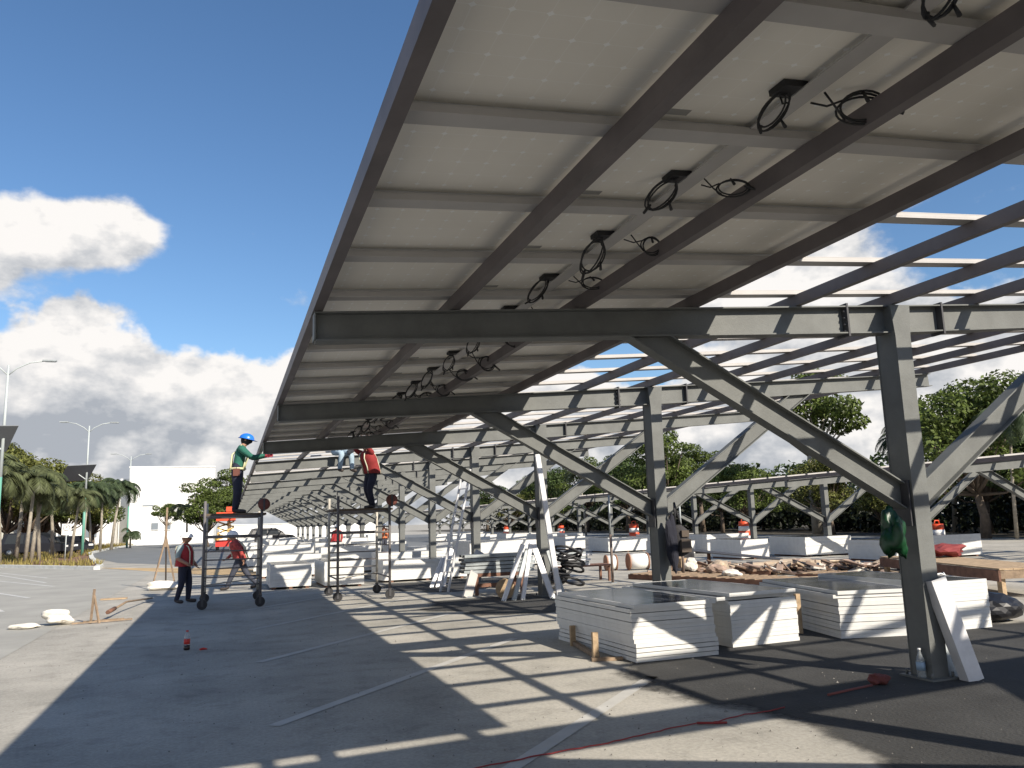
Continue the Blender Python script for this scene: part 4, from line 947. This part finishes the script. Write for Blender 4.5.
car(bearing(38,75),75,-.25,'black van-like car parked beyond the planting island, left',DKP,5.2,1.9,1.85); car(bearing(72,79),79,-1.0,'dark car parked beyond the island, facing the road',DKP,4.5,1.8,1.5)
car(bearing(271,88),88,.15,'dark pickup-like car seen between the scaffolds in the distance',DKP,4.6,1.8,1.7)
# ------------------------------------------------------------------ buildings left
WALLM=mat('white_render',(.78,.78,.76),.8,0,.03,.2); WALL2=mat('offwhite_render',(.62,.63,.60),.85,0,.06,.2); WIN=mat('window_dark',(.2,.23,.26),.3)
o=empty('white_hall',(0,0,0),'tall plain white windowless hall with flat roof behind the palms','building')
m=MB(); m.box2((-12.3,115,0),(-2.0,140,9.85)); build(m,'wall',WALLM,o)
m=MB()
m.box2((-12.36,114.9,9.85),(-1.94,115.2,10.02)); m.box2((-12.36,115.2,9.85),(-12.1,140,10.02)); build(m,'parapet',WALLM,o)
m=MB(); m.box2((-13.6,117.5,0),(-12.32,140,8.6)); build(m,'side_wing',WALL2,o)
for x0_,x1_ in((-9.45,-8.65),(-7.85,-7.15)):
    m=MB(); m.box2((x0_,114.92,1.9),(x1_,114.99,2.75)); f=build(m,'window',WIN,o); m=MB(); m.box2((x0_-.05,114.86,1.82),(x1_+.05,114.98,1.89)); build(m,'sill',WALLM,f)
m=MB(); m.box2((-10.6,114.9,4.95),(-9.3,115,5.05)); build(m,'ledge',WIN,o)
o=empty('low_building',(0,0,0),'low off-white building left of the tall hall, behind the palms','building')
m=MB(); m.box2((-24,112,0),(-13.7,124,5.3)); build(m,'wall',WALLM,o); m=MB(); m.box2((-24.3,111.7,5.3),(-13.65,124.2,5.55)); build(m,'roof',WALLM,o)
for k in range(3): m=MB(); m.box2((-22.5+3*k,111.93,1.2),(-21.3+3*k,111.99,2.6)); build(m,'window',WIN,o)
o=empty('boundary_wall',(0,0,0),'long cream boundary wall at far left behind the parked cars','wall'); m=MB(); m.box2((-70,99,0),(-17.5,99.4,3.9)); build(m,'wall_face',mat('cream_render',(.5,.5,.45),.85,0,.08,.3),o); m=MB(); m.box2((-70,98.9,3.9),(-17.4,99.5,4.05)); build(m,'coping',WALL2,o)
o=empty('low_white_wall',(0,0,0),'low white wall on the right side of the hall beyond the road','wall'); m=MB(); m.box2((-1.3,122,0),(22,122.4,2.2)); build(m,'wall_face',WALLM,o); m=MB(); m.box2((-1.3,121.9,2.2),(22,122.5,2.32)); build(m,'coping',WALL2,o)
# ------------------------------------------------------------------ lamps and sign
POLE=mat('pole_green',(.12,.32,.25),.5); POLEG=mat('pole_grey',(.42,.46,.46),.5)
def lamp(x,y,label,h=9.8):
    o=empty('street_lamp',(x,y,0),label,'street lamp','double-armed solar street lamps along the island')
    m=MB(); m.tube([(0,0,0),(0,0,h*.45)],[.11,.085],10); build(m,'lower_pole',POLE,o); m=MB(); m.tube([(0,0,h*.45),(0,0,h)],[.085,.05],10); build(m,'upper_pole',POLEG,o)
    m=MB(); m.box((0,0,.02),(.4,.4,.04)); build(m,'base_plate',POLEG,o)
    for s in(-1,1):
        m=MB(); m.tube([(0,0,h-.5),(s*.35,0,h-.15),(s*.9,0,h+.15),(s*1.5,0,h+.26)],.032,6); a=build(m,'arm',POLEG,o)
        m=MB(); m.box((s*1.75,0,h+.28),(.6,.2,.07)); m.box((s*1.77,0,h+.235),(.45,.15,.03)); build(m,'lamp_head',DGALV,a)
    q=MB(); rt=Matrix.Rotation(.5,3,'Z')@Matrix.Rotation(-.62,3,'X')@Matrix.Rotation(-.1,3,'Y')
    q.box((-.55,-.35,h*.63),(2.1,1.9,.04),1,rt); q.box(Vector((-.55,-.35,h*.63))+rt@Vector((0,0,.024)),(2.04,1.84,.006),0,rt)
    build(q,'solar_panel',[GLASSP,mat('module_back',(.16,.17,.18),.6)],o)
    q=MB(); q.bar((0,0,h*.58),(-.5,-.25,h*.62),.06,.06); build(q,'panel_bracket',POLEG,o)
lamp(-10.3,44.3,'nearest and tallest-looking solar street lamp, at the left edge'); lamp(-10.35,69,'middle solar street lamp of three, above the palms'); lamp(-10.3,97,'farthest small street lamp, at the corner of the white hall')
o=empty('parking_sign',(bearing(66,56),56.2,.1),'small white parking sign on a grey post in the island','sign'); o.scale=(.84,.84,.84)
m=MB(); m.tube([(0,0,0),(0,0,1.9)],.035,8); build(m,'post',POLEG,o)
m=MB(); m.box((0,-.03,2.2),(.62,.02,.8)); b_=build(m,'sign_plate',WHITE,o)
m=MB(); pts=[(math.cos(a)*.21,-.043,2.32+math.sin(a)*.21) for a in [i*math.pi/12 for i in range(25)]]; m.tube(pts,.022,5,caps=False); build(m,'sign_ring',mat('sign_dark',(.08,.08,.08),.6),b_)
m=MB(); m.box((-.05,-.043,2.32),(.03,.008,.22)); m.box((.0,-.043,2.415),(.09,.008,.03)); m.box((.0,-.043,2.325),(.09,.008,.03)); m.box((.045,-.043,2.37),(.03,.008,.1)); m.box((0,-.043,1.93),(.44,.008,.03)); build(m,'sign_mark',bpy.data.materials['sign_dark'],b_)
# sacks, sticks and rope barrier left
PALE=mat('pale_sack',(.72,.68,.6),.9,0,.15,8)
crumple('white_sack',(-2.95,17.5,0),(.24,.2,.14),PALE,'lumpy white sack on the asphalt at the left','sack',74,.42,sub=4)
crumple('white_slab',(-3.42,17.2,0),(.26,.17,.05),PALE,'flattened pale sack left of the lumpy white one','sack',72,.2,sub=4)
o=empty('barrier_frame',(-2.35,17.4,0),'collapsed wooden barrier frame beside the white sack','barrier')
for a,b_ in(((-.05,0,0),(-.02,.05,.62)),((.1,-.05,0),(-.03,.05,.55)),((-.35,-.1,.03),(.65,.1,.03)),((-.2,.2,.02),(.5,.15,.04))): m=MB(); m.bar(a,b_,.035,.03); build(m,'slat',WOOD,o)
o=empty('long_pole',(0,0,0),'long thin pole lying from the barrier towards the standing worker','pole'); m=MB(); m.tube([(-2.15,17.9,.15),(-2.0,19.3,.22),(-1.75,22.3,.05)],.022,6); build(m,'shaft',WOOD,o); m=MB(); m.tube([(-2.17,17.8,.15),(-2.1,18.3,.18)],.04,6); build(m,'grip',WOODD,o)
o=empty('prop_tripod',(-1.75,26.3,0),'thin timber tripod post left of the standing worker','post')
for a in((-.32,-.2,0),(.32,-.1,0),(.02,.4,0)): m=MB(); m.bar(a,(.0,0,1.5),.04,.04); build(m,'leg',WOOD,o)
m=MB(); m.bar((0,0,1.2),(.0,0,2.35),.05,.05); build(m,'upright',WOOD,o)
crumple('cement_bag',(-1.75,26.0,0),(.42,.3,.13),PALE,'pale cement bags at the foot of the timber tripod','bag',73,.25)
m=MB(); m.box((-2.7,23.2,.02),(.6,.25,.03)); tag(build(m,'plank_offcut',WOODP),'flat pale plank offcut on the asphalt near the long pole','plank')
# ------------------------------------------------------------------ trees
BARK=mat('bark',(.13,.10,.075),.9,0,.3,5,.6,20); BARKP=mat('pale_bark',(.30,.27,.22),.9,0,.25,5,.4,20)
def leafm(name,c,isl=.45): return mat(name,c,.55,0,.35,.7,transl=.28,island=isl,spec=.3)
LF=[leafm('leaf_dark',(.055,.085,.024),.6),leafm('leaf_mid',(.10,.135,.032),.6),leafm('leaf_olive',(.14,.15,.04),.6)]
def leaf_cloud(centers,n,size,seed):
    """centers: list (x,y,z,rx,ry,rz); n leaves in all"""
    r=np.random.default_rng(seed); w=np.array([c[3]*c[4]*c[5] for c in centers])**.66; w/=w.sum()
    idx=r.choice(len(centers),n,p=w); c=np.array(centers)[idx]
    d=r.normal(size=(n,3)); d/=np.linalg.norm(d,axis=1)[:,None]; rad_=r.uniform(.35,1.05,n)**.5
    ctr=c[:,:3]+d*c[:,3:6]*rad_[:,None]
    nrm=d*.6+r.normal(size=(n,3))*.6+np.array([0,0,.5]); nrm/=np.linalg.norm(nrm,axis=1)[:,None]
    t=np.cross(nrm,r.normal(size=(n,3))); t/=np.linalg.norm(t,axis=1)[:,None]; b=np.cross(nrm,t)
    s=size*r.uniform(.6,1.35,n)[:,None]
    v=np.stack([ctr-t*s*.5,ctr+b*s*.27,ctr+t*s*.5-nrm*s*.12,ctr-b*s*.27],1).reshape(-1,3)
    return v
def leaf_mesh(name,v,m_):
    n=len(v)//4; me=bpy.data.meshes.new(name); me.vertices.add(len(v)); me.vertices.foreach_set('co',v.astype(np.float32).ravel())
    me.loops.add(n*4); me.loops.foreach_set('vertex_index',np.arange(n*4,dtype=np.int32)); me.polygons.add(n); me.polygons.foreach_set('loop_start',np.arange(0,n*4,4,dtype=np.int32)); me.polygons.foreach_set('loop_total',np.full(n,4,dtype=np.int32))
    me.materials.append(m_); me.update(calc_edges=True); return me
def tree_proto(seed,h,spread,nclump,nleaf,size,trunk_h,bark=BARK):
    r=random.Random(seed); tr=MB(); base=Vector((0,0,0)); top=Vector((r.uniform(-.3,.3),r.uniform(-.3,.3),trunk_h)); rt=.022*h+.04
    tr.tube([base,base.lerp(top,.5)+Vector((r.uniform(-.15,.15),r.uniform(-.15,.15),0)),top],[rt*1.25,rt,rt*.8],9)
    cl=[]
    for k in range(nclump):
        a=6.28*k/nclump+r.uniform(-.5,.5); rr_=spread*r.uniform(.25,1)*(1 if k%3 else .4); z=trunk_h+(h-trunk_h)*r.uniform(.12,.88)
        shrink=1-.45*max(0,(z-trunk_h)/(h-trunk_h)-.5)*2*.6
        c=Vector((math.cos(a)*rr_*shrink,math.sin(a)*rr_*shrink,z)); mid=top.lerp(c,.5)+Vector((0,0,-.15*rr_)); tr.tube([top-Vector((0,0,.1)),mid,c],[rt*.5,rt*.28,.02],6)
        s=spread*r.uniform(.20,.46); cl.append((c.x,c.y,c.z,s*r.uniform(.8,1.2),s*r.uniform(.8,1.2),s*r.uniform(.45,.75)))
    return tr,leaf_cloud(cl,nleaf,size,seed)
protos=[]
for k,(h,spr,nc,nl,size,th) in enumerate(((10.5,3.8,26,11000,.29,3.4),(9.5,4.4,28,12000,.30,2.6),(12.5,3.9,15,7500,.32,5.4),(7.5,3.4,26,11000,.27,1.6))):
    tr,v=tree_proto(100+k,h,spr,nc,nl,size,th,); tm=tr.mesh('trunk',BARKP if k==2 else BARK); protos.append((tm,v,[leaf_mesh('crown',v,LF[q]) for q in range(3)]))
def tree(x,y,k,q,s,rz,label,group,cat='tree',name='broadleaf_tree'):
    o=empty(name,(x,y,0),label,cat,group,rz); o.scale=(s,s,s); linko('trunk',protos[k][0],o); linko('crown',protos[k][2][q],o); return o
rg=random.Random(77)
GB='trees of the dark belt behind the far carport'
lab_belt='broad green tree in the dark belt of trees behind the far carport'
lab_tall='tall open-crowned tree against the clouds, left of the big column'
ys=[22,28,33,39,44,49,60,66,73,80,88,97,106,117,128,140]
for i,y in enumerate(ys):
    x=43+rg.uniform(-2,3); k=rg.choice([0,1,3,1]); q=rg.choice([0,0,1,2])
    s=rg.uniform(.80,.95)*(1.0 if y>30 else .8)*(.74 if 43<y<68 else 1)
    tree(x,y,k,q,s*(1.05 if y>80 else .95),rg.uniform(0,6.2),'%s tree from the right in the front row of the dark tree belt'%(ORD[i] if i else 'first'),GB)
for i,y in enumerate([18,26,35,42,52,63,70,78,90,103,118,135]):
    tree(50+rg.uniform(-2,3),y,rg.choice([1,3]),0,rg.uniform(.8,.95)*(.8 if 50<y<80 else 1),rg.uniform(0,6.2),'%s tree from the right in the back row of the dark tree belt'%(ORD[i] if i else 'first'),GB)
tree(bearing(818,51),51,2,1,1.10,1.1,lab_tall,None)
tree(bearing(668,67),67,0,1,.98,2.0,'rounded bright tree standing just right of the second column',None)
tree(bearing(985,33.5),33.5,1,1,.93,4.0,'leafy tree at the right edge behind the right brace',None)
# undergrowth, with the canopy's shade put into its near-black leaf colour
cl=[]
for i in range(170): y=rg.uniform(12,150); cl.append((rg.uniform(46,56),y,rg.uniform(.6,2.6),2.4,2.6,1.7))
tag(linko('undergrowth',leaf_mesh('undergrowth',leaf_cloud(cl,36000,.5,55),leafm('leaf_under_shade',(.013,.018,.008)))),'dark tangled undergrowth beneath the belt of trees','undergrowth',kind='stuff')
cl=[]
for i in range(60): y=rg.uniform(8,170); cl.append((rg.uniform(58,64),y,rg.uniform(1,5.5),3,3.2,2.6))
tag(linko('woodland',leaf_mesh('woodland',leaf_cloud(cl,26000,.7,56),LF[0])),'solid far woodland closing the view behind the tree belt','woodland',kind='stuff')
sheet('woodland_floor',[(39.5,-20),(39.2,20),(40.3,60),(39.6,110),(40,200),(120,200),(120,-20)],.012,mat('leaf_litter',(.05,.042,.028),.95,0,.4,.8,.5,10))
# palms
def palm_proto(seed,h,nf,fl,trm,thick=.11,droop=1.0):
    r=random.Random(seed); t=MB(); lean_=Vector((r.uniform(-.4,.4),r.uniform(-.4,.4),h)); t.tube([(0,0,0),lean_*.45+Vector((.05,0,0)),lean_],[thick*1.3,thick,thick*.8],9)
    fr=MB()
    for k in range(nf):
        a=6.28*k/nf*2.4+r.uniform(-.3,.3); up=r.uniform(-.2,1.1); L_=fl*r.uniform(.8,1.1); pts=[]; n=9; p=Vector(lean_); ang=up
        dirh=Vector((math.cos(a),math.sin(a),0))
        for i in range(n+1):
            pts.append(p.copy()); p=p+(dirh*math.cos(ang)+Vector((0,0,math.sin(ang))))*(L_/n); ang-=droop*(.16+.05*i*.5)
        fr.tube(pts,[.025*(1-i/(n+1))+.006 for i in range(n+1)],4,1)
        side=Vector((-dirh.y,dirh.x,0))
        for i in range(1,n*3):
            tpos=i/(n*3); seg=tpos*n; j=int(seg); q=pts[j].lerp(pts[min(j+1,n)],seg-j); d=(pts[min(j+1,n)]-pts[j]).normalized()
            ll=L_*.27*math.sin(math.pi*(.12+.86*tpos))+.08
            for s in(-1,1):
                tip=q+(side*s*.75+d*.55+Vector((0,0,-.38-.25*r.random())))*ll; w=d*.045
                fr.add([q-w,q+w,tip+w*.2],[(0,1,2)] ,0)
    return t.mesh('trunk',trm),fr,None
PF=[leafm('palm_dark',(.06,.085,.04),.4),leafm('palm_olive',(.095,.11,.05),.4)]
PAL=[]
for k,(h,nf,fl) in enumerate(((4.3,26,1.9),(3.6,24,1.8),(1.6,16,1.6),(6.5,24,2.4))):
    tm,fr,_=palm_proto(200+k,h,nf,fl,BARKP,.085); PAL.append((tm,[fr.mesh('fronds',[PF[q],PF[q]]) for q in(0,1)]))
def palm(px,Y,k,q,s,rz,label,group='palms on the planting island'):
    o=empty('palm_tree',(bearing(px,Y),Y,.05),label,'palm tree',group,rz); o.scale=(s,s,s); linko('trunk',PAL[k][0],o); linko('crown',PAL[k][1][q],o)
spec=[(2,52,0,1,1.05,'palm at the left edge beside the nearest lamp pole'),(27,54,0,1,1.0,'palm with pale trunk before the black car, left one of a pair'),(33,56,1,1,1.1,'palm with pale trunk before the black car, right one of a pair'),(41,57,0,0,.98,'palm with slanting trunk just left of the parking sign'),
 (54,64,1,0,1.1,'palm behind the parking sign'),(72,60,0,1,.85,'palm directly right of the parking sign'),(84,78,0,0,1.1,'palm beside the middle lamp pole, dark crown'),(92,84,0,0,1.15,'palm right of the middle lamp pole'),(101,82,0,0,1.1,'palm with leaning trunk left of the white hall'),(112,88,0,0,1.25,'rightmost tall palm against the corner of the white hall'),(131,96,2,0,.95,'short palm standing alone in front of the white hall'),(-10,56,0,1,1.2,'palm cut by the left picture edge'),(18,66,0,1,1.2,'palm behind the black car, far left')]
for i,(px,Y,k,q,s,lab) in enumerate(spec): palm(px,Y,k,q,s*(1.12 if k!=2 else 1.05),i*1.7,lab)
GLt='bushy olive tree in the row behind the palms at the left'
for i,(px,Y,k,q,s) in enumerate(((2,78,3,2,1.25),(24,82,3,2,1.2),(46,86,3,1,1.12),(66,94,3,2,1.05),(92,98,3,1,1.0),(-20,84,1,2,1.1))): tree(bearing(px,Y),Y,k,q,s,i*1.3,['olive bushy tree above the nearest lamp pole, behind palms','olive bushy tree above the black parked car','greener bushy tree right of the black parked car','olive bushy tree behind the middle lamp pole','bushy tree nearest the low building behind the palms','bushy tree cut off by the left picture edge'][i],'olive trees behind the palms')
tree(bearing(208,88),88,3,1,.86,2.2,'dense green tree between the white hall and the left scaffold',None)
tree(bearing(230,92),92,0,1,.80,.4,'dense tree close behind the green-shirted worker',None)
palm(187,90,1,1,1.12,1,'palm leaning into the dense tree right of the hall',None)
tree(bearing(166,100),100,2,1,.42,2.2,'thin young tree in front of the hall',None)
palm(1016,31,3,0,.92,2.4,'dark palm whose fronds reach in at the right picture edge',None)
palm(925,40,3,1,1.0,1.2,'palm with arching fronds just right of the big column',None)
palm(905,41,3,0,.92,3.2,'dark palm mostly hidden behind the big column',None)
palm(586,75,3,1,.95,.6,'golden dry-looking palm in the belt left of the second column',None)
palm(955,43,1,0,1.6,2.0,'low palm below the leafy tree at right',None)
for o in list(C.objects):
    if 'group' in o and not o['group']: del o['group']
